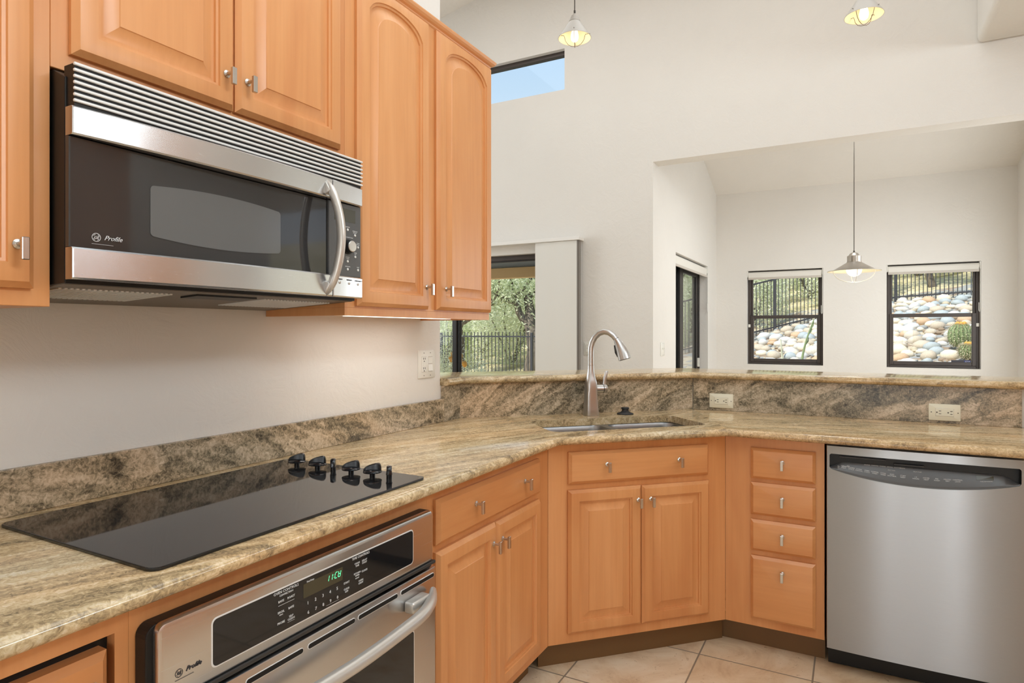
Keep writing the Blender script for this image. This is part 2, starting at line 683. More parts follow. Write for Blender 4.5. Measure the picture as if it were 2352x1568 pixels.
    def build(self, name, mat, parent=None, off=(0, 0, 0), smooth=None, recalc=True, loc=None):
        bm = self.bm
        if recalc:
            bmesh.ops.recalc_face_normals(bm, faces=bm.faces[:])
        if any(off):
            bmesh.ops.translate(bm, verts=bm.verts[:], vec=(-off[0], -off[1], -off[2]))
        me = bpy.data.meshes.new(name)
        if smooth is not None:
            for f in bm.faces:
                f.smooth = True
        bm.to_mesh(me)
        bm.free()
        if smooth is not None:
            try:
                me.set_sharp_from_angle(angle=math.radians(smooth))
            except Exception:
                pass
        me.materials.append(MATS[mat])
        o = bpy.data.objects.new(name, me)
        COL.objects.link(o)
        if parent is not None:
            o.parent = parent
        if loc is not None:
            o.location = loc
        return o


def tag(o, label, cat, group=None, kind=None):
    if label:
        o['label'] = label
    if cat:
        o['category'] = cat
    if group:
        o['group'] = group
    if kind:
        o['kind'] = kind
    return o


class Run:
    """a straight run of fittings: local x to the right along it, y into it, z up"""

    def __init__(self, origin, ang):
        self.M = Matrix.Translation(origin) @ Matrix.Rotation(ang, 4, 'Z')
        self.ang = ang

    def thing(self, name, label, cat, off, group=None):
        o = bpy.data.objects.new(name, None)
        COL.objects.link(o)
        o.empty_display_size = 0.1
        o.location = (self.M @ Vector(off))
        o.rotation_euler = (0, 0, self.ang)
        tag(o, label, cat, group)
        return o


def world_thing(name, label, cat, loc, group=None, rz=0):
    return Run((0, 0, 0), 0).thing(name, label, cat, loc, group)


XL = -1.03     # face of the base cabinets on the left run
XU = -1.29     # face of the upper cabinets
YR = 2.75      # face of the right run
KD = 3.22      # y - x of the corner cabinet face
BASE = Run((XL, 0, 0), PI / 2)
UPPER = Run((XU, 0, 0), PI / 2)
RIGHT = Run((0, YR, 0), 0)
DIAG = Run((-KD / 2, KD / 2, 0), PI / 4)
WALLX = -1.62


# ================================================================== the setting
def struct(name, mb, mat, smooth=None):
    o = mb.build(name, mat, smooth=smooth)
    o['kind'] = 'structure'
    return o


def grid_wall(axis, p0, p1, a0, a1, z0, z1, holes=()):
    """wall slab between planes p0 and p1 (normal along axis), with rectangular holes (a0,a1,z0,z1)"""
    mb = MB()
    A = sorted({a0, a1} | {h[0] for h in holes} | {h[1] for h in holes})
    Z = sorted({z0, z1} | {h[2] for h in holes} | {h[3] for h in holes})
    A = [a for a in A if a0 <= a <= a1]
    Z = [z for z in Z if z0 <= z <= z1]
    for i in range(len(A) - 1):
        k = 0
        while k < len(Z) - 1:
            ca = (A[i] + A[i + 1]) / 2

            def solid(k):
                cz = (Z[k] + Z[k + 1]) / 2
                return not any(h[0] < ca < h[1] and h[2] < cz < h[3] for h in holes)
            if not solid(k):
                k += 1
                continue
            e = k
            while e + 1 < len(Z) - 1 and solid(e + 1):
                e += 1
            if axis == 'y':
                mb.box(A[i], A[i + 1], p0, p1, Z[k], Z[e + 1])
            else:
                mb.box(p0, p1, A[i], A[i + 1], Z[k], Z[e + 1])
            k = e + 1
    bmesh.ops.remove_doubles(mb.bm, verts=mb.bm.verts[:], dist=1e-5)
    return mb


YF = 5.12     # far wall of the great room
NX0, NX1, NY = -1.45, 1.44, 7.86    # dining nook
TOP = 5.6
mb = MB(); mb.box(-6.2, 4.2, -3.6, 8.1, -0.12, 0.0); struct('floor', mb, 'travertine_tile')
mb = MB(); mb.box(-1.74, WALLX, -3.2, 2.312, 0.0, 5.1); struct('wall_left', mb, 'wall_plaster')
SLX0, SLX1 = -4.5, -2.3
mb = grid_wall('y', YF, YF + 0.17, -6.0, 3.7, 0.0, TOP,
               [(SLX0, SLX1, 0.0, 2.03), (-3.62, -2.246, 3.466, 3.83), (NX0, 3.7, 0.0, 2.72)])
struct('wall_far', mb, 'wall_plaster')
mb = grid_wall('x', NX0 - 0.17, NX0, YF + 0.17, NY + 0.2, 0.0, 3.9, [(5.88, 7.36, 0.0, 2.06)])
struct('wall_nook_left', mb, 'wall_plaster')
W1 = (-1.098, -0.29, 0.934, 2.034)
W2 = (0.323, 1.146, 0.934, 2.034)
mb = grid_wall('y', NY, NY + 0.2, NX0, NX1 + 0.17, 0.0, 3.9, [W1, W2])
struct('wall_nook_far', mb, 'wall_plaster')
mb = MB(); mb.box(NX1, NX1 + 0.17, YF + 0.17, NY, 0.0, 3.9); struct('wall_nook_right', mb, 'wall_plaster')
mb = MB(); mb.prism([(YF + 0.1, 3.30), (6.9, 3.30), (NY + 0.1, 2.93), (NY + 0.1, 3.1), (6.9, 3.45), (YF + 0.1, 3.45)], NX0 - 0.1, NX1 + 0.1, 'x')
struct('ceiling_nook', mb, 'ceiling_plaster')
# the vaulted ceiling rises to the right
mb = MB()
def cz(x): return 4.41 + 0.2 * (x + 3.59)
mb.prism([(-6.1, cz(-6.1)), (2.2, cz(2.2)), (3.75, cz(2.2)), (3.75, cz(2.2) + 0.2), (2.2, cz(2.2) + 0.2), (-6.1, cz(-6.1) + 0.2)], -3.3, YF + 0.2, 'y')
struct('ceiling', mb, 'ceiling_plaster')
mb = MB(); mb.box(3.55, 3.7, -3.2, YF, 0.0, 5.6); struct('wall_right', mb, 'wall_plaster')
mb = MB(); mb.box(-6.0, 3.7, -3.35, -3.2, 0.0, 5.6); struct('wall_back', mb, 'wall_plaster')
mb = MB(); mb.box(-6.15, -6.0, -3.2, YF + 0.17, 0.0, 5.6); struct('wall_great_room', mb, 'wall_plaster')
# the boxed-in beam coming forward from the far wall
mb = MB(); mb.box(0.722, 2.6, 1.2, YF, 3.215, 4.9, 0.035, 4); struct('trim_1', mb, 'wall_plaster', smooth=50)
# half wall that carries the raised bar
BS = 0.021
mb = MB()
k0 = 4.0475
pl = [(-1.60 - BS, 2.313), (-1.6025 - BS, 2.445 + 0.01), (-0.7305 - 0.009, 3.317 + BS), (1.6, 3.317 + BS), (1.6, 3.45), (-0.785, 3.45), (-1.74, 2.50), (-1.74, 2.313)]
mb.prism(pl, 0.0, 1.074, 'z')
struct('wall_bar', mb, 'wall_plaster')


# ------------------------------------------------------------------ windows and glass doors
def frame_boxes(mb, x0, x1, z0, z1, y0, y1, w, r=0.004):
    mb.box(x0, x0 + w, y0, y1, z0, z1, r)
    mb.box(x1 - w, x1, y0, y1, z0, z1, r)
    mb.box(x0 + w, x1 - w, y0, y1, z0, z0 + w, r)
    mb.box(x0 + w, x1 - w, y0, y1, z1 - w, z1, r)


def hung_window(name, w, latch_left):
    x0, x1, z0, z1 = w
    y = NY + 0.10
    root = bpy.data.objects.new(name, None)
    COL.objects.link(root)
    root['kind'] = 'structure'
    root.location = ((x0 + x1) / 2, y, z0)
    off = tuple(root.location)
    mb = MB(); frame_boxes(mb, x0, x1, z0, z1, y - 0.02, y + 0.06, 0.030)
    mb.build('window_frame', 'bronze_frame', root, off)
    zm = z0 + 0.545
    mb = MB()
    frame_boxes(mb, x0 + 0.028, x1 - 0.028, z0 + 0.028, zm + 0.03, y - 0.028, y + 0.01, 0.038)
    mb.build('lower_sash', 'bronze_frame', root, off)
    mb = MB()
    frame_boxes(mb, x0 + 0.028, x1 - 0.028, zm, z1 - 0.028, y + 0.012, y + 0.045, 0.026)
    mb.build('upper_sash', 'bronze_frame', root, off)
    mb = MB(); mb.box(x0 + 0.06, x1 - 0.06, y - 0.012, y - 0.006, z0 + 0.06, zm)
    mb.build('glass_pane', 'window_glass', root, off)
    mb = MB(); mb.box(x0 + 0.05, x1 - 0.05, y + 0.026, y + 0.032, zm + 0.02, z1 - 0.05)
    mb.build('glass_pane', 'window_glass', root, off)
    xl = x0 + 0.018 if latch_left else x1 - 0.018
    mb = MB(); mb.box(xl - 0.012, xl + 0.012, y - 0.034, y - 0.02, zm - 0.11, zm - 0.075, 0.002)
    mb.build('latch', 'plate_white', root, off)
    return root


win1 = hung_window('window_1', W1, True)
win2 = hung_window('window_2', W2, False)
x0, x1, z0, z1 = -3.62, -2.246, 3.466, 3.83
root = bpy.data.objects.new('window_3', None); COL.objects.link(root); root['kind'] = 'structure'
root.location = (-2.93, YF + 0.12, z0); off = tuple(root.location)
mb = MB(); mb.box(x0, x1, YF + 0.045, YF + 0.10, z1 - 0.040, z1, 0.004)
mb.build('window_frame', 'bronze_frame', root, off)
mb = MB(); mb.box(x0, x1, YF + 0.07, YF + 0.076, z0, z1 - 0.038); mb.build('glass_pane', 'window_glass', root, off)
# sliding patio door of the great room
root = bpy.data.objects.new('door_1', None); COL.objects.link(root); root['kind'] = 'structure'
root.location = (-3.4, YF + 0.1, 0); off = tuple(root.location)
mb = MB(); frame_boxes(mb, SLX0, SLX1, 0.0, 2.03, YF + 0.06, YF + 0.16, 0.045); mb.build('door_frame', 'bronze_frame', root, off)
mb = MB(); frame_boxes(mb, -3.49, SLX1 - 0.046, 0.046, 2.02, YF + 0.07, YF + 0.10, 0.05); mb.build('sliding_panel', 'bronze_dark', root, off)
mb = MB(); frame_boxes(mb, SLX0 + 0.05, -3.42, 0.05, 1.995, YF + 0.11, YF + 0.14, 0.07); mb.build('fixed_panel', 'bronze_dark', root, off)
mb = MB(); mb.box(-3.42, SLX1 - 0.1, YF + 0.082, YF + 0.088, 0.12, 1.93); mb.build('glass_pane', 'window_glass', root, off)
mb = MB(); mb.box(SLX0 + 0.1, -3.49, YF + 0.122, YF + 0.128, 0.12, 1.93); mb.build('glass_pane', 'window_glass', root, off)
# glass door in the side wall of the nook
root = bpy.data.objects.new('door_2', None); COL.objects.link(root); root['kind'] = 'structure'
root.location = (NX0 - 0.12, 6.6, 0); off = tuple(root.location)
X = NX0 - 0.12
mb = MB()
for (a, b_, c, d_) in ((5.88, 5.93, 0, 2.06), (7.31, 7.36, 0, 2.06), (5.93, 7.31, 0, 0.05), (5.93, 7.31, 2.0, 2.06)):
    mb.box(X - 0.045, X + 0.03, a, b_, c, d_, 0.004)
mb.build('door_frame', 'bronze_dark', root, off)
mb = MB()
for (a, b_, c, d_) in ((6.46, 6.60, 0.05, 2.0), (7.22, 7.31, 0.05, 2.0), (6.60, 7.22, 0.05, 0.13), (6.60, 7.22, 1.93, 2.0)):
    mb.box(X - 0.005, X + 0.02, a, b_, c, d_, 0.004)
mb.build('sliding_panel', 'bronze_dark', root, off)
mb = MB()
for (a, b_, c, d_) in ((5.93, 6.0, 0.05, 2.0), (6.48, 6.56, 0.05, 2.0), (6.0, 6.48, 0.05, 0.13), (6.0, 6.48, 1.93, 2.0)):
    mb.box(X - 0.035, X - 0.012, a, b_, c, d_, 0.004)
mb.build('fixed_panel', 'bronze_dark', root, off)
mb = MB(); mb.box(X + 0.005, X + 0.010, 6.58, 7.24, 0.1, 1.95); mb.build('glass_pane', 'window_glass', root, off)
mb = MB(); mb.box(X - 0.026, X - 0.021, 5.98, 6.50, 0.1, 1.95); mb.build('glass_pane', 'window_glass', root, off)
mb = MB(); mb.box(X + 0.02, X + 0.045, 7.25, 7.275, 0.92, 1.02, 0.004); mb.build('door_handle', 'plate_white', root, off)

# ================================================================== granite
def offset_line(pts, d):
    """offset an open polyline to its right-hand side by d (mitred)"""
    out = []
    n = len(pts)
    for i in range(n):
        p = Vector(pts[i])
        dirs = []
        if i > 0:
            dirs.append((p - Vector(pts[i - 1])).normalized())
        if i < n - 1:
            dirs.append((Vector(pts[i + 1]) - p).normalized())
        ns = [Vector((q.y, -q.x)) for q in dirs]
        m = sum(ns, Vector((0, 0))).normalized()
        out.append(p + m * (d / max(m.dot(ns[0]), 0.2)))
    return [(p.x, p.y) for p in out]


def round_rect(x0, x1, y0, y1, r, seg=6):
    pts = []
    for cx_, cy_, a0 in ((x1 - r, y0 + r, -PI / 2), (x1 - r, y1 - r, 0), (x0 + r, y1 - r, PI / 2), (x0 + r, y0 + r, PI)):
        for k in range(seg + 1):
            a = a0 + PI / 2 * k / seg
            pts.append((cx_ + r * math.cos(a), cy_ + r * math.sin(a)))
    return pts


def slab(front, back, ztop, zbot, nose, hole=None, seg=8):
    """stone slab with a bullnosed front edge: front polyline runs left to right as seen by the cook"""
    b = bmesh.new()
    r = (ztop - zbot) / 2
    inner = offset_line(front, -nose)
    zm = (ztop + zbot) / 2
    # nose strip
    rows = []
    for k in range(seg + 1):
        a = PI / 2 - PI * k / seg
        off_ = nose * math.cos(a)
        z = zm + r * math.sin(a)
        line = offset_line(front, -nose + off_)
        rows.append([b.verts.new((p[0], p[1], z)) for p in line])
    for A, B in zip(rows[:-1], rows[1:]):
        for i in range(len(A) - 1):
            b.faces.new((A[i], A[i + 1], B[i + 1], B[i]))
    for z, row in ((ztop, rows[0]), (zbot, rows[-1])):
        bk = [b.verts.new((p[0], p[1], z)) for p in back]
        loop = row + bk
        es = []
        for i in range(len(loop)):
            v, w = loop[i], loop[(i + 1) % len(loop)]
            e = b.edges.get((v, w)) or b.edges.new((v, w))
            es.append(e)
        if hole:
            hv = [b.verts.new((p[0], p[1], z)) for p in hole]
            for i in range(len(hv)):
                es.append(b.edges.new((hv[i], hv[(i + 1) % len(hv)])))
            if z == ztop:
                htop = hv
            else:
                for i in range(len(hv)):
                    j = (i + 1) % len(hv)
                    b.faces.new((htop[i], htop[j], hv[j], hv[i]))
        bmesh.ops.triangle_fill(b, edges=es, use_beauty=True, normal=(0, 0, 1))
        if z == ztop:
            tb = bk
        else:
            for i in range(len(bk) - 1):
                b.faces.new((tb[i], tb[i + 1], bk[i + 1], bk[i]))
            b.faces.new([r[0] for r in rows] + [bk[-1], tb[-1]])
            b.faces.new([r[-1] for r in rows] + [bk[0], tb[0]])
    mb = MB()
    mb.merge(b)
    return mb


def diag_pt(w, n):
    p = DIAG.M @ Vector((w, n, 0))
    return (p.x, p.y)


CT = 0.914
front = [(-0.968, -0.9), (-0.968, 2.169), (-0.4495, 2.6875), (1.15, 2.6875)]
back = [(1.15, 3.335), (-0.738, 3.335), (-1.619, 2.453), (-1.619, -0.9)]
hole = [diag_pt(w, n) for w, n in round_rect(0.868, 1.585, 0.075, 0.402, 0.045)]
ct = slab(front, back, CT, CT - 0.031, 0.016, hole).build('countertop', 'granite_top', smooth=40)
tag(ct, 'polished tan granite countertop turning the corner from cooktop to dishwasher', 'countertop')
# raised bar: starts at the end of the left wall, runs diagonally, then straight
bfront = [(-1.572, 2.318), (-1.572, 2.4335), (-0.7185, 3.287), (1.35, 3.287)]
bback = [(1.35, 3.655), (-0.87, 3.655), (-1.96, 2.56), (-1.96, 2.318)]
bt = slab(bfront, bback, 1.106, 1.0745, 0.018).build('bar_top', 'granite_top', smooth=40)
tag(bt, 'raised granite bar top along the half wall behind the sink', 'bar top')

s1 = MB(); s1.box(-1.619, -1.60, -0.9, 2.318, CT, 1.016, 0.002)
tag(s1.build('backsplash', 'granite_splash'), 'low granite backsplash strip along the left wall behind the cooktop', 'backsplash')
s1 = MB(); s1.box(-1.6205, -1.60, 2.3195, 2.4455, CT, 1.0735, 0.001)
tag(s1.build('backsplash', 'granite_panel'), 'narrow granite return piece where the left wall ends, under the bar', 'backsplash')
sw0, sw1 = (-1.6025 + 2.445) / math.sqrt(2), (-0.7305 + 3.317) / math.sqrt(2)
sn = (k0 - KD) / math.sqrt(2)
s1 = MB(); s1.prism([(sw0, sn), (sw1, sn), (sw1 + 0.008, sn + 0.019), (sw0 - 0.008, sn + 0.019)], CT, 1.0735, 'z')
o = s1.build('backsplash', 'granite_panel', loc=None)
o.matrix_world = DIAG.M
tag(o, 'diagonal granite backsplash panel behind the faucet', 'backsplash')
s1 = MB(); s1.box(-0.728, 0.622, 3.317, 3.336, CT, 1.0735, 0.001)
tag(s1.build('backsplash', 'granite_splash'), 'straight granite backsplash panel above the dishwasher with two outlets', 'backsplash')

# ================================================================== cabinets
def panel_front(mb, x0, x1, z0, z1, yb, arch=None, flat=False, t=0.02):
    """raised-panel door or slab drawer front; yb = plane of its back, front at yb-t. arch=(shoulder, apex)"""
    N = 18
    w = x1 - x0

    def ring(d, y, arched):
        a0, a1 = x0 + d, x1 - d
        pts = [Vector((a0, y, z0 + d)), Vector((a1, y, z0 + d))]
        for i in range(N + 1):
            s = 1 - 2 * i / N
            x = (a0 + a1) / 2 + s * (a1 - a0) / 2
            if arched and arch:
                zs, za = arch
                q = abs(s)
                if q > 0.93:
                    f = 0.0
                else:
                    f = 0.16 + 0.84 * math.sqrt(max(0.0, 1 - (q / 0.93) ** 2.0)) ** 1.15
                z = zs + (za - zs) * f - (d - 0.043)
            else:
                z = z1 - d
            pts.append(Vector((x, y, z)))
        return pts
    f = yb - t
    R = [ring(0, yb, False), ring(0, f + 0.011, False), ring(0.003, f + 0.0085, False), ring(0.011, f + 0.0005, False), ring(0.013, f, False)]
    if not flat:
        R += [ring(0.043, f, True), ring(0.0445, f + 0.0045, True), ring(0.0500, f + 0.0060, True), ring(0.0515, f + 0.0115, True),
              ring(0.0560, f + 0.0125, True), ring(0.0600, f + 0.0120, True), ring(0.0830, f + 0.0030, True), ring(0.0845, f + 0.0012, True)]
    mb.rings(R, True, True)
    return mb


def knob(parent, off, x, y, z, name='handle'):
    """round backplate, short stem and a flat upright tab; y is the plane it is screwed to"""
    mb = MB()
    ry = Matrix.Rotation(PI / 2, 4, 'X')
    M = Matrix.Translation((x, y, z)) @ ry
    mb.lathe([(0.0085, 0.0), (0.0085, 0.0018), (0.006, 0.0032), (0.0042, 0.0045), (0.0040, 0.020), (0.0042, 0.0225)], seg=16, mat=M)
    mb.box(x - 0.0058, x + 0.0058, y - 0.0295, y - 0.0205, z - 0.0285, z + 0.0105, 0.0012, 1)
    return mb.build(name, 'nickel', parent, off, smooth=35)


def door(root, off, x0, x1, z0, z1, kx=None, kz=None, arch=None, yb=-0.0005):
    mb = panel_front(MB(), x0, x1, z0, z1, yb, arch)
    o = mb.build('door', 'maple_upright', root, off, smooth=25)
    if kx is not None:
        knob(o, off, kx, yb - 0.02, kz)
    return o


def drawer(root, off, x0, x1, z0, z1, knobs, yb=-0.0005):
    mb = panel_front(MB(), x0, x1, z0, z1, yb, None, True)
    o = mb.build('drawer', 'maple_level', root, off, smooth=25)
    for kx, kz in knobs:
        knob(o, off, kx, yb - 0.02, kz)
    return o


# --- upper cabinets
UD = WALLX + 0.0 - XU   # negative
UW = abs(UD) - 0.002
off = (1.364, 0, 1.362)
t = UPPER.thing('wall_cabinet', 'tall maple wall cabinet with two arched doors, right of the microwave', 'cabinet', off)
mb = MB()
mb.box(1.364, 2.185, 0.0, UW, 1.385, 2.392, 0.001, 1)
mb.box(1.364, 2.185, 0.0, 0.019, 1.362, 1.385); mb.box(1.364, 1.383, 0.019, UW, 1.362, 1.385); mb.box(2.166, 2.185, 0.019, UW, 1.362, 1.385)
mb.build('body', 'maple_upright', t, off)
AR = (2.283, 2.334)
door(t, off, 1.405, 1.757, 1.391, 2.371, 1.735, 1.466, AR)
door(t, off, 1.806, 2.178, 1.391, 2.371, 1.851, 1.466, AR)
# crown moulding returning along the open end
prof = [(0.0, 2.374), (0.004, 2.378), (0.006, 2.382), (0.013, 2.386), (0.019, 2.392), (0.022, 2.398), (0.022, 2.402), (0.0, 2.402)]
mb = MB()
rings = []
for d, z in prof:
    rings.append([Vector((1.3645, -d, z)), Vector((2.1855 + d, -d, z)), Vector((2.1855 + d, UW, z))])
R = [[r[i] for r in rings] for i in range(3)]
mb.rings(R, True, True)
mb.build('crown_moulding', 'maple_level', t, off)
mb = MB()
mb.box(1.50, 2.10, 0.10, 0.17, 1.366, 1.3845, 0.003)
ul = mb.build('undercabinet_light', 'plate_white', t, off)
ul['label'] = 'slim white light strip under the cabinet'
mb = MB(); mb.box(1.52, 2.08, 0.115, 0.155, 1.3645, 1.366); mb.build('lens', 'strip_glow', ul, off)
lamp('undercabinet_lamp', 'AREA', (XU - 0.135, 1.8, 1.360), 0.8, (1.0, 0.98, 0.94), 0.56, (0, 0, PI / 2), 0.05)

off = (0.607, 0, 1.8)
t = UPPER.thing('wall_cabinet', 'short maple wall cabinet with two doors directly above the microwave', 'cabinet', off)
mb = MB(); mb.box(0.607, 1.3635, 0.0, UW, 1.8, 2.392, 0.001, 1); mb.build('body', 'maple_upright', t, off)
door(t, off, 0.637, 0.986, 1.832, 2.371, 0.960, 1.909, AR)
door(t, off, 0.990, 1.337, 1.832, 2.371, 1.017, 1.909, AR)
off = (-0.2, 0, 1.36)
t = UPPER.thing('wall_cabinet', 'maple wall cabinet at the left edge, beside the microwave', 'cabinet', off)
mb = MB(); mb.box(-0.2, 0.6065, 0.0, UW, 1.36, 2.392, 0.001, 1); mb.build('body', 'maple_upright', t, off)
door(t, off, 0.215, 0.576, 1.391, 2.371, 0.547, 1.466, AR)
door(t, off, -0.17, 0.185, 1.391, 2.371, -0.14, 1.466, AR)

# --- base cabinets, left run (x = along the wall)
TK = 0.105
CB = 0.8825    # underside of the granite
DB = abs(WALLX - XL) - 0.002
off = (-0.5, 0, 0)
t = BASE.thing('base_cabinet', 'maple base cabinet with a drawer at the lower left corner, left of the oven', 'cabinet', off)
mb = MB()
mb.box(-0.5, 0.15, 0, DB, TK, CB)
mb.box(0.15, 0.597, 0.03, DB, TK, CB)
mb.box(0.15, 0.5755, 0, 0.0295, 0.836, CB); mb.box(0.5755, 0.597, 0, 0.0295, TK, CB); mb.box(0.15, 0.5755, 0, 0.0295, TK, 0.64)
mb.build('body', 'maple_upright', t, off)
mb = MB(); mb.box(0.152, 0.5745, 0.020, 0.0298, 0.642, 0.8345); mb.build('recess', 'black_plastic', t, off)  # black sheet colours in the shadowed gap around the drawer
d_ = MB(); panel_front(d_, 0.156, 0.5615, 0.66, 0.818, 0.0195, None, True, 0.034)
dd = d_.build('drawer', 'maple_level', t, off, smooth=25)
knob(dd, off, 0.535, -0.0145, 0.772)
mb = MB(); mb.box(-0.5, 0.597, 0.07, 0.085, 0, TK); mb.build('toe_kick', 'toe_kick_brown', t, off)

off = (0.5975, 0, 0)
t = BASE.thing('oven_cabinet', 'maple oven cabinet framing the built-in wall oven under the cooktop', 'cabinet', off)
mb = MB()
mb.box(0.5975, 0.622, 0, DB, TK, CB); mb.box(1.372, 1.405, 0, DB, TK, CB); mb.box(0.622, 1.372, 0, DB, 0.832, CB); mb.box(0.622, 1.372, 0, DB, TK, 0.12)
mb.box(0.622, 1.372, DB - 0.02, DB, 0.12, 0.832)
mb.build('body', 'maple_upright', t, off)
mb = MB(); mb.box(0.5975, 1.405, 0.07, 0.085, 0, TK); mb.build('toe_kick', 'toe_kick_brown', t, off)

off = (1.4055, 0, 0)
t = BASE.thing('base_cabinet', 'maple base cabinet between oven and sink corner, one wide drawer over two doors', 'cabinet', off)
mb = MB(); mb.prism([(1.4055, 0), (2.1885, 0), (2.1885 - 0.25, 0.25), (1.94, DB), (1.4055, DB)], TK, CB, 'z')
mb.build('body', 'maple_upright', t, off)
drawer(t, off, 1.436, 2.092, 0.718, 0.846, [(1.632, 0.790), (1.958, 0.790)])
door(t, off, 1.436, 1.764, 0.139, 0.698, 1.739, 0.636)
door(t, off, 1.769, 2.094, 0.139, 0.696, 1.797, 0.636)
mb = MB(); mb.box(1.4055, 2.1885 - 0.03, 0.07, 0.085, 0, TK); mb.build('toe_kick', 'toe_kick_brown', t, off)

# --- corner sink cabinet
off = (1.216, 0, 0)
t = DIAG.thing('sink_cabinet', 'diagonal maple sink cabinet in the corner, false drawer front over two doors', 'cabinet', off)
mb = MB()
mb.box(0.8205, 1.6115, 0.0, 0.02, TK, CB)
mb.box(0.829, 0.845, 0.02, 0.06, TK, CB); mb.box(1.597, 1.607, 0.02, 0.06, TK, CB)
mb.box(0.83, 1.60, 0.02, 0.5, TK, TK + 0.02)
mb.build('body', 'maple_upright', t, off)
drawer(t, off, 0.901, 1.523, 0.724, 0.848, [(1.060, 0.795), (1.380, 0.795)])
door(t, off, 0.899, 1.2125, 0.144, 0.700, 1.196, 0.645)
door(t, off, 1.2155, 1.526, 0.144, 0.698, 1.2515, 0.645)
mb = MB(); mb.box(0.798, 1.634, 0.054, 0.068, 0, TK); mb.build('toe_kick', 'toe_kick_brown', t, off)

# --- drawer cabinet, right run
off = (-0.4695, 0, 0)
t = RIGHT.thing('drawer_cabinet', 'narrow maple cabinet with a stack of four drawers, left of the dishwasher', 'cabinet', off)
mb = MB()
mb.prism([(-0.4695, 0), (-0.0965, 0), (-0.0965, 0.55), (-0.30, 0.55), (-0.30, 0.17)], TK, CB, 'z')
mb.build('body', 'maple_upright', t, off)
for zb, zt, kz in ((0.714, 0.840, 0.789), (0.566, 0.698, 0.641), (0.419, 0.546, 0.492), (0.140, 0.398, 0.344)):
    drawer(t, off, -0.368, -0.127, zb, zt, [(-0.2475, kz)])
mb = MB(); mb.box(-0.50, -0.0965, 0.07, 0.085, 0, TK); mb.build('toe_kick', 'toe_kick_brown', t, off)
# --- unseen opposite side: pantry for the microwave's reflection, base run added to darken low bounce
OPP = Run((2.25, 0, 0), -PI / 2)
off = (-2.75, 0, 0)
t = OPP.thing('pantry_cabinet', 'tall maple pantry cabinet mirrored darkly in the left of the microwave door', 'cabinet', off)
mb = MB(); mb.box(-2.75, -0.4, 0.0, 0.6, 0.0, 2.75, 0.002); mb.build('body', 'maple_upright', t, off)  # height raised to shade the lower cabinets from the side fill
for i in range(4):
    xa = -2.72 + i * 0.58
    door(t, off, xa, xa + 0.55, 1.42, 2.70, xa + 0.5, 1.5)
    door(t, off, xa, xa + 0.55, 0.12, 1.38, xa + 0.5, 1.3)
off = (-0.39, 0, 0)
t = OPP.thing('base_cabinet', 'unseen maple base cabinet run opposite the oven, added to dim low bounce light', 'cabinet', off)
mb = MB(); mb.box(-0.39, 2.6, 0.0, 0.6, 0.0, 0.88, 0.002); mb.build('body', 'maple_upright', t, off)  # added run, its wood fronts cut bounce onto the lower cabinets
for i in range(5):
    xa = -0.36 + i * 0.59
    door(t, off, xa, xa + 0.56, 0.12, 0.68, xa + 0.5, 0.62)
    drawer(t, off, xa, xa + 0.56, 0.71, 0.85, [(xa + 0.28, 0.79)])


# ================================================================== microwave (x along the wall, y=-0.07 is its front)
off = (0.609, 0, 1.38)
MW = UPPER.thing('microwave', 'stainless over-the-range microwave with black glass door and slatted grille on top', 'microwave', off)
MX0, MX1 = 0.6095, 1.3615
MXC, MHW = (MX0 + MX1) / 2, (MX1 - MX0) / 2


def bow(x, amt=0.020):
    return -0.070 - amt * (1 - ((x - MXC) / MHW) ** 2)


mb = MB()
mb.prism([(-0.042, 1.402), (UW, 1.386), (UW, 1.795), (-0.002, 1.795), (-0.042, 1.775)], MX0 + 0.001, MX1 - 0.001, 'x', 0.002)
mb.build('body', 'black_plastic', MW, off)


def bowed_band(x0, x1, z0, z1, yback, r=0.003, n=26, amt=0.020, lip=0.0):
    mb = MB()
    R = []
    for i in range(n + 1):
        x = x0 + (x1 - x0) * i / n
        if i == 1: x = x0 + 0.002
        if i == n - 1: x = x1 - 0.002
        y = bow(x, amt)
        e = 0.0015 if i in (0, n) else 0.0
        R.append([Vector((x, yback, z0)), Vector((x, y + r + e, z0)), Vector((x, y + e, z0 + r)), Vector((x, y + e, z1 - r)), Vector((x, y + r + e, z1)), Vector((x, yback, z1))])
    mb.rings(R, True, True)
    return mb


dr = MB()
dr = bowed_band(MX0, 1.235, 1.467, 1.666, -0.046, 0.001, 26, 0.0)
for v in dr.bm.verts:
    if v.co.y < -0.05:
        v.co.y += 0.012
dp = dr.build('door', 'door_glass_black', MW, off, smooth=30)
bowed_band(MX0, 1.235, 1.667, 1.7185, -0.046).build('upper_trim', 'brushed_steel', dp, off, smooth=30)
bowed_band(MX0, 1.235, 1.4085, 1.466, -0.046).build('lower_trim', 'brushed_steel', dp, off, smooth=30)
# viewing window with softly bowed outline
pts = []
wx0, wx1, wz0, wz1, rr = 0.757, 1.081, 1.506, 1.606, 0.007
for px, pz in round_rect(wx0, wx1, wz0, wz1, rr, 4):
    q = 1 - ((px - (wx0 + wx1) / 2) / ((wx1 - wx0) / 2)) ** 2
    pts.append((px, pz + (0.010 * q if pz > 1.556 else -0.010 * q)))
# subdivide the long edges so they bow
res = []
for i in range(len(pts)):
    a, b_ = pts[i], pts[(i + 1) % len(pts)]
    res.append(a)
    if abs(a[0] - b_[0]) > 0.1:
        for k in range(1, 14):
            tt = k / 14
            x = a[0] + (b_[0] - a[0]) * tt
            q = 1 - ((x - (wx0 + wx1) / 2) / ((wx1 - wx0) / 2)) ** 2
            res.append((x, (wz1 + 0.010 * q) if a[1] > 1.556 else (wz0 - 0.010 * q)))
mb = MB(); mb.prism(res, -0.0592, -0.055, 'y'); mb.build('viewing_window', 'microwave_window', dp, off)


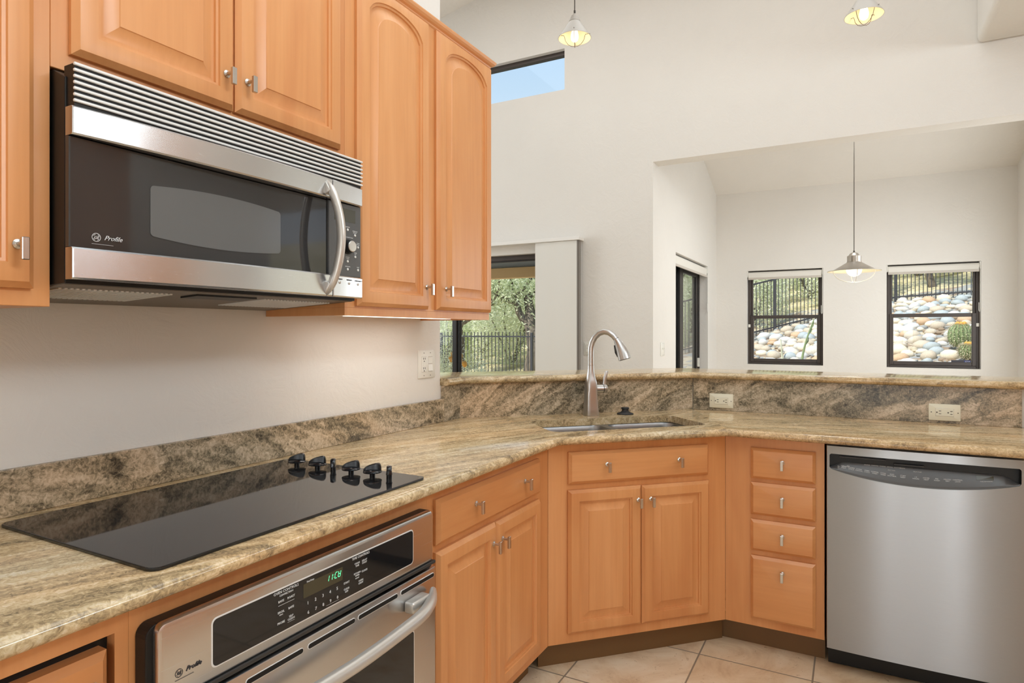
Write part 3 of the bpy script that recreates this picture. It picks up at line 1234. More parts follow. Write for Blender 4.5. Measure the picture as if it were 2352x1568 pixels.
def ge_logo(mb, x, z, y, s, italic=0.45):
    """round emblem and script word"""
    n = 24
    R = []
    for rad in (s * 0.50, s * 0.44):
        R.append([Vector((x + rad * math.cos(2 * PI * k / n), y, z + rad * math.sin(2 * PI * k / n))) for k in range(n)])
    mb.rings(R, False, False)
    for a0 in (0.3, 1.87, 3.44, 5.01):
        arc = [Vector((x + s * 0.34 * math.cos(a0 + 0.2 * k), y, z + s * 0.34 * math.sin(a0 + 0.2 * k))) for k in range(5)]
        mb.tube(arc, s * 0.025, 4)
    mb.text('GE', x, y, z - s * 0.17, s * 0.46, 0.25)
    mb.text('Profile', x + s * 0.85, y, z - s * 0.20, s * 0.78, italic, 'LEFT')
    mb.box(x - s * 0.5, x + s * 1.9, y - 0.0002, y + 0.0002, z - s * 0.78, z - s * 0.75)
    return mb


ge_logo(MB(), 0.655, 1.489, -0.0592, 0.016).build('logo_lettering', 'ink_white', dp, off, recalc=False)
# arched handle
mb = MB()
hp, hr = [], []
for i in range(25):
    tt = i / 24
    a = PI * tt
    z = 1.712 - (1.712 - 1.410) * tt
    hp.append(Vector((1.213 + 0.006 * math.sin(a), -0.078 - 0.048 * math.sin(a) ** 0.75, z)))
    hr.append(0.0034 + 0.0088 * min(1.0, math.sin(a) * 3.2))
mb.tube(hp, hr, 12, True, 0.8)
for zs in (1, -1):
    wedge = [(-0.076, 1.5605 + zs * 0.1500), (-0.086, 1.5605 + zs * 0.1440), (-0.0990, 1.5605 + zs * 0.1230), (-0.0940, 1.5605 + zs * 0.1170), (-0.076, 1.5605 + zs * 0.1100)]
    mb.prism(wedge, 1.2045, 1.2215, 'x', 0.0025)
mb.build('handle', 'handle_silver', dp, off, smooth=50)
# control side
cp = bowed_band(1.2375, MX1, 1.467, 1.666, -0.046, 0.001, 12, 0.0)
for v in cp.bm.verts:
    if v.co.y < -0.05:
        v.co.y += 0.006
cpo = cp.build('control_panel', 'grey_plastic', MW, off, smooth=30)
bowed_band(1.2375, MX1, 1.667, 1.7185, -0.046, 0.003, 12).build('upper_trim', 'brushed_steel', cpo, off, smooth=30)
bowed_band(1.2375, MX1, 1.4085, 1.466, -0.046, 0.003, 12).build('lower_trim', 'brushed_steel', cpo, off, smooth=30)
YP = -0.0640
mb = MB(); mb.box(1.258, 1.338, YP - 0.0006, YP + 0.002, 1.617, 1.653); mb.build('display', 'display_olive', cpo, off)
mb = MB()
MK = Matrix.Translation((1.308, YP, 1.549)) @ Matrix.Rotation(PI / 2, 4, 'X')
mb.lathe([(0.0205, 0.0), (0.0205, 0.003), (0.0175, 0.004), (0.0165, 0.016), (0.0150, 0.0172)], seg=32, mat=MK)
kb = mb.build('dial', 'black_plastic', cpo, off, smooth=30)
mb = MB()
mb.lathe([(0.0152, 0.0160), (0.0152, 0.0180), (0.0140, 0.0195), (0.0100, 0.0198)], seg=32, mat=MK)
mb.build('dial_cap', 'handle_silver', kb, off, smooth=30)
bpos = [(1.308, 1.596, 'EXPRESS'), (1.277, 1.585, 'POPCORN'), (1.337, 1.584, 'BEVERAGE\nREHEAT'), (1.349, 1.552, 'START\nPAUSE'), (1.278, 1.526, 'BACK'),
        (1.338, 1.524, 'CLEAR\nOFF'), (1.308, 1.509, 'POWER\nLEVEL'), (1.308, 1.487, 'REMINDER'), (1.349, 1.488, 'HELP'), (1.264, 1.489, 'AUTO')]
tx = MB()
for bx, bz, s in bpos:
    mb = MB(); mb.lathe([(0.0036, 0), (0.0036, 0.001), (0.0028, 0.0017)], seg=14, mat=Matrix.Translation((bx, YP, bz)) @ Matrix.Rotation(PI / 2, 4, 'X'))
    mb.build('button', 'button_white', cpo, off, smooth=40)
    tx.text(s, bx, YP - 0.0005, bz + (0.0095 if '\n' in s else 0.0058), 0.0042)
tx.text('MICROWAVE   CONVECTION', 1.300, YP - 0.0005, 1.5735, 0.0042)
tx.build('lettering', 'ink_white', cpo, off, recalc=False)
tx = MB()
for bx, s in ((1.262, 'OPTIONS'), (1.301, 'VENT FAN'), (1.340, 'SURFACE LIGHT')):
    y = bow(bx)
    mb = MB(); mb.lathe([(0.0036, 0), (0.0036, 0.0012), (0.0026, 0.002)], seg=14, mat=Matrix.Translation((bx, y, 1.447)) @ Matrix.Rotation(PI / 2, 4, 'X'))
    mb.build('button', 'handle_silver', cpo, off, smooth=40)
    tx.text(s, bx, y - 0.0012, 1.4545, 0.0044)
tx.build('lettering', 'ink_dark', cpo, off, recalc=False)
# slatted grille above the door
mb = MB()
for i in range(7):
    z = 1.7255 + i * 0.0109
    mb.box(MX0 + 0.002, MX1, -0.0715, -0.0660, z, z + 0.0054, 0.0012, 1)
g = mb.build('grille', 'grille_silver', MW, off)
mb = MB(); mb.box(MX0 + 0.004, MX1 - 0.004, -0.0668, -0.034, 1.7185, 1.7955); mb.build('grille_backing', 'black_plastic', MW, off)
# underside: filters and lamp covers
mb = MB(); mb.prism([(-0.035, 1.4005), (UW - 0.01, 1.380), (UW - 0.01, 1.3865), (-0.035, 1.402)], MX0 + 0.004, MX1 - 0.004, 'x')
us = mb.build('underside', 'vent_brown', MW, off)
for fx0, fx1 in ((0.63, 0.86), (1.10, 1.33)):
    mb = MB()
    for i in range(22):
        x = fx0 + (fx1 - fx0) * i / 22
        zt = 1.4005 - 0.0203 * 0.10 / 0.355
        mb.prism([(0.02, 1.3975 - 0.0028), (0.20, 1.3875 - 0.0028), (0.20, 1.3875), (0.02, 1.3975)], x, x + (fx1 - fx0) / 44, 'x')
    mb.build('grease_filter', 'grille_silver', us, off)
mb = MB(); mb.prism([(0.00, 1.3945), (0.06, 1.3912), (0.06, 1.3965), (0.00, 1.3995)], 0.90, 1.06, 'x'); mb.build('lamp_cover', 'black_plastic', us, off)

# ================================================================== wall oven
off = (0.618, 0, 0.12)
OV = BASE.thing('wall_oven', 'stainless built-in wall oven below the cooktop with black control strip', 'oven', off)
mb = MB(); mb.prism(round_rect(0.607, 1.388, 0.13, 0.8375, 0.020, 5), -0.030, -0.0005, 'y', 0.002); mb.build('trim_gasket', 'black_plastic', OV, off)
mb = MB(); mb.box(0.625, 1.369, 0.001, 0.5, 0.1205, 0.83); mb.build('body', 'dark_plastic', OV, off)
YO = -0.045
# control fascia with the black glass let in
fas = MB()
outer = round_rect(0.618, 1.376, 0.7045, 0.8385, 0.014, 5)
outer = [(a, max(b_, 0.7045)) for a, b_ in outer]


def plate(mb, pts, y0, y1, soft=0.004):
    """a plate with softened front edge from outline pts (x,z)"""
    cx_ = sum(p[0] for p in pts) / len(pts); cz_ = sum(p[1] for p in pts) / len(pts)

    def inset(d):
        n = len(pts); out = []
        for i in range(n):
            p0, p1, p2 = Vector(pts[i - 1]), Vector(pts[i]), Vector(pts[(i + 1) % n])
            d1 = (p1 - p0); d2 = (p2 - p1)
            if d1.length < 1e-7: d1 = d2
            if d2.length < 1e-7: d2 = d1
            n1 = Vector((-d1.y, d1.x)).normalized(); n2 = Vector((-d2.y, d2.x)).normalized()
            m = (n1 + n2).normalized()
            q = p1 + m * d / max(m.dot(n1), 0.4)
            out.append((q.x, q.y))
        return out
    R = [[Vector((p[0], y1, p[1])) for p in pts], [Vector((p[0], y0 + soft, p[1])) for p in pts],
         [Vector((p[0], y0 + soft * 0.3, p[1])) for p in inset(soft * 0.3)], [Vector((p[0], y0, p[1])) for p in inset(soft)]]
    mb.rings(R, True, True)
    return mb


plate(fas, outer, YO, -0.0305, 0.006)
fo = fas.build('control_panel', 'brushed_steel', OV, off, smooth=40)
mb = plate(MB(), round_rect(0.7135, 1.288, 0.7235, 0.8125, 0.011, 5), YO - 0.0008, YO + 0.003, 0.0012); mb.build('panel_rim', 'grille_silver', fo, off)
mb = plate(MB(), round_rect(0.7165, 1.285, 0.7265, 0.8095, 0.009, 5), YO - 0.0014, YO + 0.003, 0.0006); mb.build('panel_glass', 'black_glass', fo, off)
YT = YO - 0.0018
ge_logo(MB(), 0.654, 0.7465, YO - 0.0006, 0.014).build('logo_lettering', 'ink_dark', fo, off, recalc=False)
tx = MB()
T = tx.text
T('OVEN CONTROLS', 0.878, YT, 0.8025, 0.0075)
T('CONVECTION', 0.878, YT, 0.7965, 0.0052)
T('BAKE', 0.865, YT, 0.785, 0.0060); T('ROAST', 0.890, YT, 0.785, 0.0060)
tx.box(0.858, 0.898, YT - 0.0001, YT + 0.0001, 0.779, 0.7796)
T('BROIL', 0.865, YT, 0.764, 0.0060); T('BAKE', 0.890, YT, 0.764, 0.0060); T('HI/LO', 0.865, YT, 0.7595, 0.0035)
T('PROBE', 0.865, YT, 0.743, 0.0060); T('SELF\nCLEAN', 0.890, YT, 0.747, 0.0056)
tx.box(0.881, 0.899, YT - 0.0001, YT + 0.0001, 0.7385, 0.7389)
T('TrueTemp', 0.940, YT, 0.8000, 0.0048, 0.3)
for i, s in enumerate('12345'):
    T(s, 0.934 + 0.0208 * i, YT, 0.7545, 0.0092)
for i, s in enumerate('67890'):
    T(s, 0.935 + 0.0208 * i, YT, 0.7350, 0.0092)
tx.box(0.985, 1.022, YT - 0.0001, YT + 0.0001, 0.7315, 0.7319)
T('START', 1.046, YT, 0.7580, 0.0060); T('CLEAR\nOFF', 1.046, YT, 0.7445, 0.0058)
T('TIME CONTROLS', 1.092, YT, 0.8025, 0.0075)
T('COOK\nTIME', 1.080, YT, 0.7900, 0.0056); T('DELAY\nSTART', 1.104, YT, 0.7900, 0.0056)
T('KITCHEN\nTIMER', 1.080, YT, 0.7680, 0.0052); T('CLOCK', 1.104, YT, 0.7660, 0.0058); T('ON/OFF', 1.080, YT, 0.7575, 0.0034)
T('OVEN\nLIGHT', 1.092, YT, 0.7475, 0.0056)
tx.build('lettering', 'ink_white', fo, off, recalc=False)
mb = MB(); mb.box(0.922, 1.034, YT + 0.0001, YT + 0.001, 0.7705, 0.7990); mb.build('display', 'display_olive', fo, off)


def seg7(mb, x, z, w, h, segs, y, th):
    sh = 0.22
    mid = z + h / 2
    S = {'a': ((x, z + h), (x + w, z + h)), 'b': ((x + w, mid), (x + w, z + h)), 'c': ((x + w, z), (x + w, mid)), 'd': ((x, z), (x + w, z)),
         'e': ((x, z), (x, mid)), 'f': ((x, mid), (x, z + h)), 'g': ((x, mid), (x + w, mid))}
    for s in segs:
        (xa, za), (xb, zb) = S[s]
        pa = Vector((xa + sh * (za - z), y, za)); pb = Vector((xb + sh * (zb - z), y, zb))
        d = (pb - pa); L = d.length; d.normalize()
        mb.tube([pa + d * L * 0.10, pb - d * L * 0.10], th, 4)


mb = MB()
seg7(mb, 0.9915, 0.7815, 0.006, 0.012, 'ef', YT, 0.0007)
seg7(mb, 1.0015, 0.7815, 0.006, 0.012, 'ef', YT, 0.0007)
mb.sphere((1.0065, YT, 0.7855), 0.0006, sub=1); mb.sphere((1.0075, YT, 0.7900), 0.0006, sub=1)
seg7(mb, 1.0095, 0.7815, 0.0065, 0.012, 'adef', YT, 0.0007)
seg7(mb, 1.0195, 0.7815, 0.0065, 0.012, 'bcdefg', YT, 0.0007)
mb.build('clock_digits', 'digit_green', fo, off)
# dark strip and vent gap, then the door
mb = MB(); mb.box(0.618, 1.382, -0.048, -0.0305, 0.6955, 0.7040, 0.002); mb.build('vent_strip', 'dark_plastic', OV, off)
od = MB(); plate(od, round_rect(0.618, 1.383, 0.13, 0.6875, 0.004, 2), -0.047, -0.0305, 0.003)
do = od.build('door', 'brushed_steel', OV, off, smooth=40)
YD = -0.047
for sx0, sx1 in ((0.630, 0.768), (0.784, 0.920), (0.934, 1.0715), (1.083, 1.2215), (1.235, 1.3735)):
    mb = plate(MB(), round_rect(sx0 - 0.0015, sx1 + 0.0015, 0.6605, 0.6735, 0.0064, 4), YD - 0.0010, YD + 0.004, 0.001); r_ = mb.build('vent_slot', 'grille_silver', do, off)
    mb = plate(MB(), round_rect(sx0, sx1, 0.6622, 0.6720, 0.0048, 4), YD - 0.0014, YD + 0.004, 0.0003); mb.build('slot_opening', 'black_plastic', r_, off)
mb = plate(MB(), round_rect(0.709, 1.290, 0.20, 0.5565, 0.010, 4), YD - 0.0008, YD + 0.004, 0.001); wf = mb.build('window_rim', 'grille_silver', do, off)
mb = plate(MB(), round_rect(0.7125, 1.2865, 0.2035, 0.553, 0.008, 4), YD - 0.0013, YD + 0.004, 0.0004); mb.build('window_glass', 'black_glass', wf, off)
# bowed bar handle with blended ends
mb = MB()
hp, hr = [], []
for i in range(37):
    tt = i / 36
    x = 0.645 + (1.357 - 0.645) * tt
    e = min(tt, 1 - tt) / 0.5
    y = YD - 0.010 - 0.050 * (1 - (1 - min(e / 0.42, 1)) ** 2.2) - 0.006 * e
    z = 0.634 - 0.020 * (1 - (1 - e) ** 2)
    hp.append(Vector((x, y, z)))
    hr.append(0.0085 + 0.0065 * min(1, e / 0.15))
mb.tube(hp, hr, 14, True)
for x in (1.287, 0.715):
    mb.box(x - 0.040, x + 0.035, YD - 0.030, YD + 0.001, 0.613, 0.642, 0.006)
mb.build('handle', 'handle_silver', do, off, smooth=50)

# ================================================================== cooktop
off = (0.630, 0.0, CT)
CK = BASE.thing('cooktop', 'black glass electric cooktop set in the granite, knobs along its right end', 'cooktop', off)
mb = MB(); mb.prism(round_rect(0.630, 1.391, -0.012, 0.514, 0.020, 6), CT + 0.0005, CT + 0.0065, 'z', 0.0015)
mb.build('glass_top', 'black_glass', CK, off)


def cook_knob(y, x, big, ang):
    zb = CT + 0.0066
    M = Matrix.Translation((x, y, zb)) @ Matrix.Rotation(ang, 4, 'Z')
    mb = MB()
    s = 1.0 if big else 0.62
    mb.lathe([(0.0075, 0), (0.0075, 0.0115)], seg=16, mat=M)
    if not big: s = 0.34
    mb.lathe([(0.020 * s, 0.0098), (0.0252 * s, 0.0105), (0.0256 * s, 0.0128), (0.0225 * s, 0.0158), (0.0150 * s, 0.0185), (0.004 * s, 0.0195)], seg=28, mat=M)
    n = 15
    R = []
    s = 1.0 if big else 0.62
    for i in range(n):
        a = PI * i / (n - 1)
        u = -0.0245 * s * math.cos(a)
        q_ = i / (n - 1)
        h = 0.0135 + (0.0235 * min(1.0, 1.30 * q_ ** 0.62 * (1 - q_ ** 7)) if big else 0.021 * math.sin(a) ** 0.8)
        th = (0.0062 if big else 0.0078) * (0.45 + 0.55 * math.sin(a) ** 0.5)
        R.append([M @ Vector((u, -th, 0.012)), M @ Vector((u, th, 0.012)), M @ Vector((u, th * 0.9, h - 0.002)), M @ Vector((u, th * 0.4, h)), M @ Vector((u, -th * 0.4, h)), M @ Vector((u, -th * 0.9, h - 0.002))])
    mb.rings(R, True, True)
    return mb.build('knob', 'knob_black', CK, off, smooth=45)


for X_, big, ang in ((-1.440, True, -1.0), (-1.357, True, -1.0), (-1.296, False, 0.62), (-1.229, True, -1.0), (-1.152, True, -1.0), (-1.094, False, 0.72)):
    cook_knob(-(X_ - XL), 1.325, big, ang)

# ================================================================== dishwasher
off = (-0.0895, 0, 0)
DW = RIGHT.thing('dishwasher', 'stainless dishwasher with curved black control recess, under the right counter', 'dishwasher', off)
DX0, DX1 = -0.0885, 0.5195
DXC, DHW = (DX0 + DX1) / 2, (DX1 - DX0) / 2
RX0, RX1 = DX0 + 0.0105, DX1 - 0.0105


def dwy(x):
    return -0.030 - 0.010 * (1 - ((x - DXC) / DHW) ** 2)


def arc(x):
    q = (x - DXC) / (RX1 - DXC)
    return 0.788 - 0.040 * max(0.0, 1 - q * q) ** 0.9


mb = MB()
xs = sorted(set([DX0, DX0 + 0.002, RX0, RX0 + 0.002, RX0 + 0.006] + [RX0 + 0.01 + (RX1 - RX0 - 0.02) * k / 40 for k in range(41)] + [RX1 - 0.006, RX1 - 0.002, RX1, DX1 - 0.002, DX1]))
ZT, ZB, ZR = 0.8745, 0.0925, 0.8445
bm = mb.bm
def colv(x):
    e = 0.003 if x in (DX0, DX1) else 0
    return dwy(x) + e
def V(x, y, z): return bm.verts.new((x, y, z))
for xa, xb in zip(xs[:-1], xs[1:]):
    ya, yb_ = colv(xa), colv(xb)
    def q(za0, za1, zb0, zb1):
        bm.faces.new((V(xa, ya, za0), V(xb, yb_, zb0), V(xb, yb_, zb1), V(xa, ya, za1)))
    def rim(za, zb, d=0.014, dz=0.0):
        bm.faces.new((V(xa, ya, za), V(xb, yb_, zb), V(xb, yb_ + d, zb + dz), V(xa, ya + d, za + dz)))
    inside = RX0 <= (xa + xb) / 2 <= RX1
    if inside:
        def cr(x):
            d = min(x - RX0, RX1 - x)
            return 0.006 * (1 - min(1, d / 0.006)) ** 2
        ta, tb_ = ZR - cr(xa), ZR - cr(xb)
        ba, bb = arc(xa) + cr(xa), arc(xb) + cr(xb)
        q(ta, ZT, tb_, ZT)
        q(ZB, ba, ZB, bb)
        rim(ta, tb_); rim(ba, bb)
    else:
        q(ZB, ZT, ZB, ZT)
    rim(ZT, ZT, 0.03, 0.001); rim(ZB, ZB, 0.03)
for x in (DX0, DX1):
    bm.faces.new((V(x, colv(x), ZB), V(x, colv(x), ZT), V(x, 0.0, ZT), V(x, 0.0, ZB)))
for x in (RX0, RX1):
    bm.faces.new((V(x, dwy(x), arc(x)), V(x, dwy(x), ZR), V(x, dwy(x) + 0.014, ZR), V(x, dwy(x) + 0.014, arc(x))))
bmesh.ops.remove_doubles(bm, verts=bm.verts[:], dist=1e-6)
door_dw = mb.build('door', 'dishwasher_steel', DW, off, smooth=30)
# black inside of the recess
mb = MB(); mb.box(DX0 + 0.002, DX1 - 0.002, 0.0, 0.03, 0.70, 0.8725); mb.build('recess', 'black_plastic', door_dw, off)
mb = MB(); mb.box(0.135, 0.232, -0.012, 0.0, 0.817, 0.8235, 0.002); mb.box(-0.045, 0.11, -0.008, 0.0, 0.829, 0.834, 0.001); mb.build('latch_pull', 'dark_plastic', door_dw, off)
# sloping control fascia: front edge follows the arc, back edge is straight
mb = MB()
R = []
for k in range(41):
    x = RX0 + 0.001 + (RX1 - RX0 - 0.002) * k / 40
    q_ = min(1.0, min(x - RX0, RX1 - x) / 0.045)
    zf = arc(x) + 0.0012
    yf = dwy(x) + 0.003
    zb_ = 0.789 + 0.022 * q_
    ybk = -0.004
    R.append([Vector((x, yf, zf)), Vector((x, yf + 0.003, zf + 0.002 + 0.006 * q_)), Vector((x, ybk, zb_)), Vector((x, 0.004, zb_)), Vector((x, 0.004, zf - 0.01)), Vector((x, yf, zf - 0.004))])
mb.rings(R, True, True)
fc = mb.build('control_panel', 'grey_plastic', door_dw, off, smooth=35)


def fascia_pt(x, t):
    """point on the sloping fascia, t=0 front .. 1 back"""
    q_ = min(1.0, min(x - RX0, RX1 - x) / 0.045)
    a = Vector((x, dwy(x) + 0.006, arc(x) + 0.0032 + 0.006 * q_))
    b_ = Vector((x, -0.004, 0.789 + 0.022 * q_))
    return a.lerp(b_, t), (b_ - a).normalized()


def fascia_text(mb, s, x, t, size, italic=0.0):
    p, d = fascia_pt(x, t)
    p2, _ = fascia_pt(x + 0.01, t)
    sub = MB(); sub.text(s, 0, 0, 0, size, italic)
    ex = (p2 - p).normalized(); ez = (d - ex * d.dot(ex)).normalized(); ey = ez.cross(ex)
    M = Matrix((ex, ey, ez)).transposed().to_4x4()
    M.translation = p - ey * 0.0006
    mb.merge(sub.bm, M)


tx = MB()
lab = [('RINSE\nONLY', -0.030), ('GLASSES\nCYCLE', -0.004), ('CHINA\nCRYSTAL', 0.022), ('SPEED\nCYCLE', 0.048), ('NORMAL\nWASH', 0.074), ('COOK\nWARE', 0.101), ('ANTI\nBACTERIA', 0.129),
       ('START\nRESET', 0.164), ('1-9\nHOURS', 0.204), ('ADDED\nHEAT', 0.236), ('PRE\nWASH', 0.268), ('HEATED\nDRY', 0.300), ('CONTROL\nLOCK', 0.330)]
for s, x in lab:
    fascia_text(tx, s, x, 0.42, 0.0062)
fascia_text(tx, 'SENSING   WASHING   RINSING   DRYING   SANITIZED', 0.100, 0.90, 0.0050)
fascia_text(tx, 'CLEAN', 0.164, 0.90, 0.0050)
fascia_text(tx, 'SELECTIONS', 0.128, 0.70, 0.0042)
fascia_text(tx, 'DELAY START', 0.210, 0.76, 0.0042)
fascia_text(tx, 'TIME REMAINING', 0.413, 0.36, 0.0046)
sub = MB(); ge_logo(sub, 0, 0, 0, 0.0125)
p, d = fascia_pt(-0.046, 0.42); p2, _ = fascia_pt(-0.036, 0.42)
ex = (p2 - p).normalized(); ez = (d - ex * d.dot(ex)).normalized(); ey = ez.cross(ex)
M = Matrix((ex, ey, ez)).transposed().to_4x4(); M.translation = p - ey * 0.0006
tx.merge(sub.bm, M)
tx.build('lettering', 'ink_white', fc, off, recalc=False)
p, d = fascia_pt(0.41, 0.62)
mb = MB()
pa, _ = fascia_pt(0.385, 0.50); pb, _ = fascia_pt(0.435, 0.50); pc_, _ = fascia_pt(0.435, 0.86); pd, _ = fascia_pt(0.385, 0.86)
nrm = (pb - pa).cross(pd - pa).normalized()
if nrm.y > 0: nrm = -nrm
mb.rings([[q + nrm * 0.0002 for q in (pa, pb, pc_, pd)], [q + nrm * 0.0008 for q in (pa, pb, pc_, pd)]])
mb.build('display', 'display_olive', fc, off)
mb = MB(); mb.box(DX0 + 0.001, DX1 - 0.001, 0.031, 0.55, 0.095, 0.872); mb.build('body', 'black_plastic', DW, off)
mb = MB(); mb.box(DX0 + 0.004, DX1 - 0.004, 0.045, 0.07, 0.004, 0.0915); mb.build('toe_kick', 'black_plastic', DW, off)

# ================================================================== sink, faucet, stopper
off = (1.227, 0.24, 0.88)
SK = DIAG.thing('sink', 'undermount stainless double-bowl sink set in the granite corner', 'sink', off)
ZF = CT - 0.0318
def bowl(w0, w1, n0, n1):
    mb = MB()
    R = []
    for ins, z, r in ((-0.0, ZF, 0.048), (0.002, ZF - 0.004, 0.047), (0.006, ZF - 0.02, 0.046), (0.012, ZF - 0.16, 0.05), (0.022, ZF - 0.19, 0.05), (0.05, ZF - 0.205, 0.05), (0.12, ZF - 0.209, 0.03)):
        R.append([Vector((a, b_, z)) for a, b_ in round_rect(w0 + ins, w1 - ins, n0 + ins, n1 - ins, r, 6)])
    mb.rings(R, False, True)
    return mb
B1 = (0.862, 1.214, 0.069, 0.408)
B2 = (1.246, 1.591, 0.069, 0.408)
bowl(*B1).build('bowl', 'sink_steel', SK, off, smooth=50)
bowl(*B2).build('bowl', 'sink_steel', SK, off, smooth=50)
b = bmesh.new()
es = []
for outl in ([(0.85, 0.057), (1.603, 0.057), (1.603, 0.42), (0.85, 0.42)], round_rect(*B1, 0.048, 6), round_rect(*B2, 0.048, 6)):
    vv = [b.verts.new((p[0], p[1], ZF)) for p in outl]
    for i in range(len(vv)):
        es.append(b.edges.new((vv[i], vv[(i + 1) % len(vv)])))
bmesh.ops.triangle_fill(b, edges=es, use_beauty=True, normal=(0, 0, 1))
mb = MB(); mb.merge(b); mb.build('rim', 'sink_steel', SK, off)
for wc in (1.04, 1.42):
    mb = MB(); mb.lathe([(0.042, 0), (0.042, 0.003), (0.034, 0.003), (0.030, 0.0005)], (wc, 0.24, ZF - 0.2085), 24); mb.build('drain', 'nickel', SK, off, smooth=30)

FA = DIAG.thing('faucet', 'brushed steel gooseneck faucet with side lever standing behind the sink', 'faucet', (1.222, 0.508, CT))
def superell(hw, p, z, n=32, rot=PI / 8 * 0):
    out = []
    for k in range(n):
        a = 2 * PI * k / n
        c_, s_ = math.cos(a), math.sin(a)
        r_ = hw / ((abs(c_) ** p + abs(s_) ** p) ** (1 / p))
        out.append(Vector((r_ * c_, r_ * s_, z)))
    return out
mb = MB()
mb.rings([superell(0.0325, 7, 0.0005), superell(0.0330, 7, 0.003), superell(0.0302, 7, 0.03), superell(0.0272, 6, 0.08), superell(0.0264, 5, 0.125),
          superell(0.0256, 4.5, 0.155), superell(0.0212, 3.2, 0.176), superell(0.0172, 2.5, 0.198), superell(0.0150, 2.1, 0.222), superell(0.0146, 2, 0.240)])
body = mb.build('body', 'faucet_steel', FA, smooth=40)
sd = Vector((0.72, -0.69, 0)).normalized()
path = [(0, 0.2405), (0, 0.30), (0.001, 0.325), (0.007, 0.350), (0.020, 0.374), (0.041, 0.393), (0.066, 0.401), (0.090, 0.397), (0.112, 0.382), (0.126, 0.366)]
mb = MB(); mb.tube([sd * s + Vector((0, 0, z)) for s, z in path], 0.0138, 18); mb.build('spout', 'faucet_steel', FA, smooth=50)
path = [(0.1262, 0.3655), (0.138, 0.347), (0.150, 0.322), (0.161, 0.295), (0.168, 0.272)]
mb = MB(); mb.tube([sd * s + Vector((0, 0, z)) for s, z in path], [0.0142, 0.0195, 0.0245, 0.0285, 0.0305], 20)
sh = mb.build('spray_head', 'faucet_steel', FA, smooth=50)
back_d = Vector((-0.9, 0, -0.35)).normalized()
p0 = sd * 0.138 + Vector((0, 0, 0.330))
mb = MB(); mb.tube([p0 + sd * -0.010, p0 + sd * -0.0175 + Vector((0, 0, 0.006)), p0 + sd * -0.014 + Vector((0, 0, -0.028)), p0 + sd * -0.004 + Vector((0, 0, -0.048))], [0.003, 0.0065, 0.005, 0.003], 10); mb.build('spray_button', 'dark_plastic', sh, smooth=50)
mb = MB(); mb.tube([sd * 0.1675 + Vector((0, 0, 0.2735)), sd * 0.1683 + Vector((0, 0, 0.2710))], [0.0265, 0.0265], 18); mb.build('aerator', 'dark_plastic', sh)
RY = Matrix.Rotation(PI / 2, 4, 'Y')
mb = MB(); mb.lathe([(0.0240, 0.0), (0.0212, 0.022), (0.0205, 0.030), (0.0205, 0.058)], seg=28, mat=Matrix.Translation((0.002, 0, 0.126)) @ RY); mb.build('valve', 'faucet_steel', FA, smooth=40)
mb = MB(); mb.lathe([(0.0208, 0.0), (0.0208, 0.003)], seg=28, mat=Matrix.Translation((0.0602, 0, 0.126)) @ RY); mb.build('valve_ring', 'dark_plastic', FA)
mb = MB(); mb.lathe([(0.0212, 0.0), (0.0212, 0.013), (0.0190, 0.017), (0.012, 0.0185)], seg=28, mat=Matrix.Translation((0.0634, 0, 0.126)) @ RY)
R = []
for z, x, hw, ht in ((0.130, 0.071, 0.0130, 0.0068), (0.150, 0.0695, 0.0120, 0.0064), (0.178, 0.074, 0.0112, 0.0056), (0.207, 0.0825, 0.0105, 0.0050), (0.211, 0.084, 0.0095, 0.003)):
    R.append([Vector((x + hw * 0.8 * math.cos(2 * PI * k / 14), ht * math.sin(2 * PI * k / 14), z)) for k in range(14)])
mb.rings(R); mb.build('lever', 'faucet_steel', FA, smooth=45)

ST = DIAG.thing('sink_stopper', 'black rubber sink stopper lying on the granite behind the sink', 'stopper', (1.398, 0.497, CT))
mb = MB(); mb.lathe([(0.040, 0.0005), (0.0405, 0.003), (0.036, 0.006), (0.024, 0.010), (0.0165, 0.016), (0.0155, 0.024)], seg=32); mb.build('flange', 'stopper_rubber', ST, smooth=40)
mb = MB(); mb.lathe([(0.0155, 0.0241), (0.0195, 0.026), (0.0195, 0.031), (0.017, 0.0335), (0.006, 0.0335)], seg=28); mb.build('grip', 'stopper_rubber', ST, smooth=40)


# ================================================================== outlets and switches
SPL = Run((0, 3.317, 0), 0)
LWL = Run((WALLX, 0, 0), PI / 2)
FWL = Run((0, YF, 0), 0)
NWL = Run((NX0, 0, 0), PI / 2)


def receptacle(mb_dark, cx_, cz_, flat):
    """slots of one outlet; flat = turned on its side"""
    def bx(dx, dz, w, h):
        if flat:
            dx, dz, w, h = dz, dx, h, w
        mb_dark.box(cx_ + dx - w / 2, cx_ + dx + w / 2, -0.0088, -0.0078, cz_ + dz - h / 2, cz_ + dz + h / 2)
    bx(-0.0060, 0.004, 0.0022, 0.0085); bx(0.0060, 0.004, 0.0022, 0.0085)
    s = Vector((0, -0.0075)) if not flat else Vector((-0.0075, 0))
    mb_dark.lathe([(0.0026, 0), (0.0026, 0.001)], seg=10, mat=Matrix.Translation((cx_ + s.x, -0.0078, cz_ + s.y)) @ Matrix.Rotation(PI / 2, 4, 'X'))


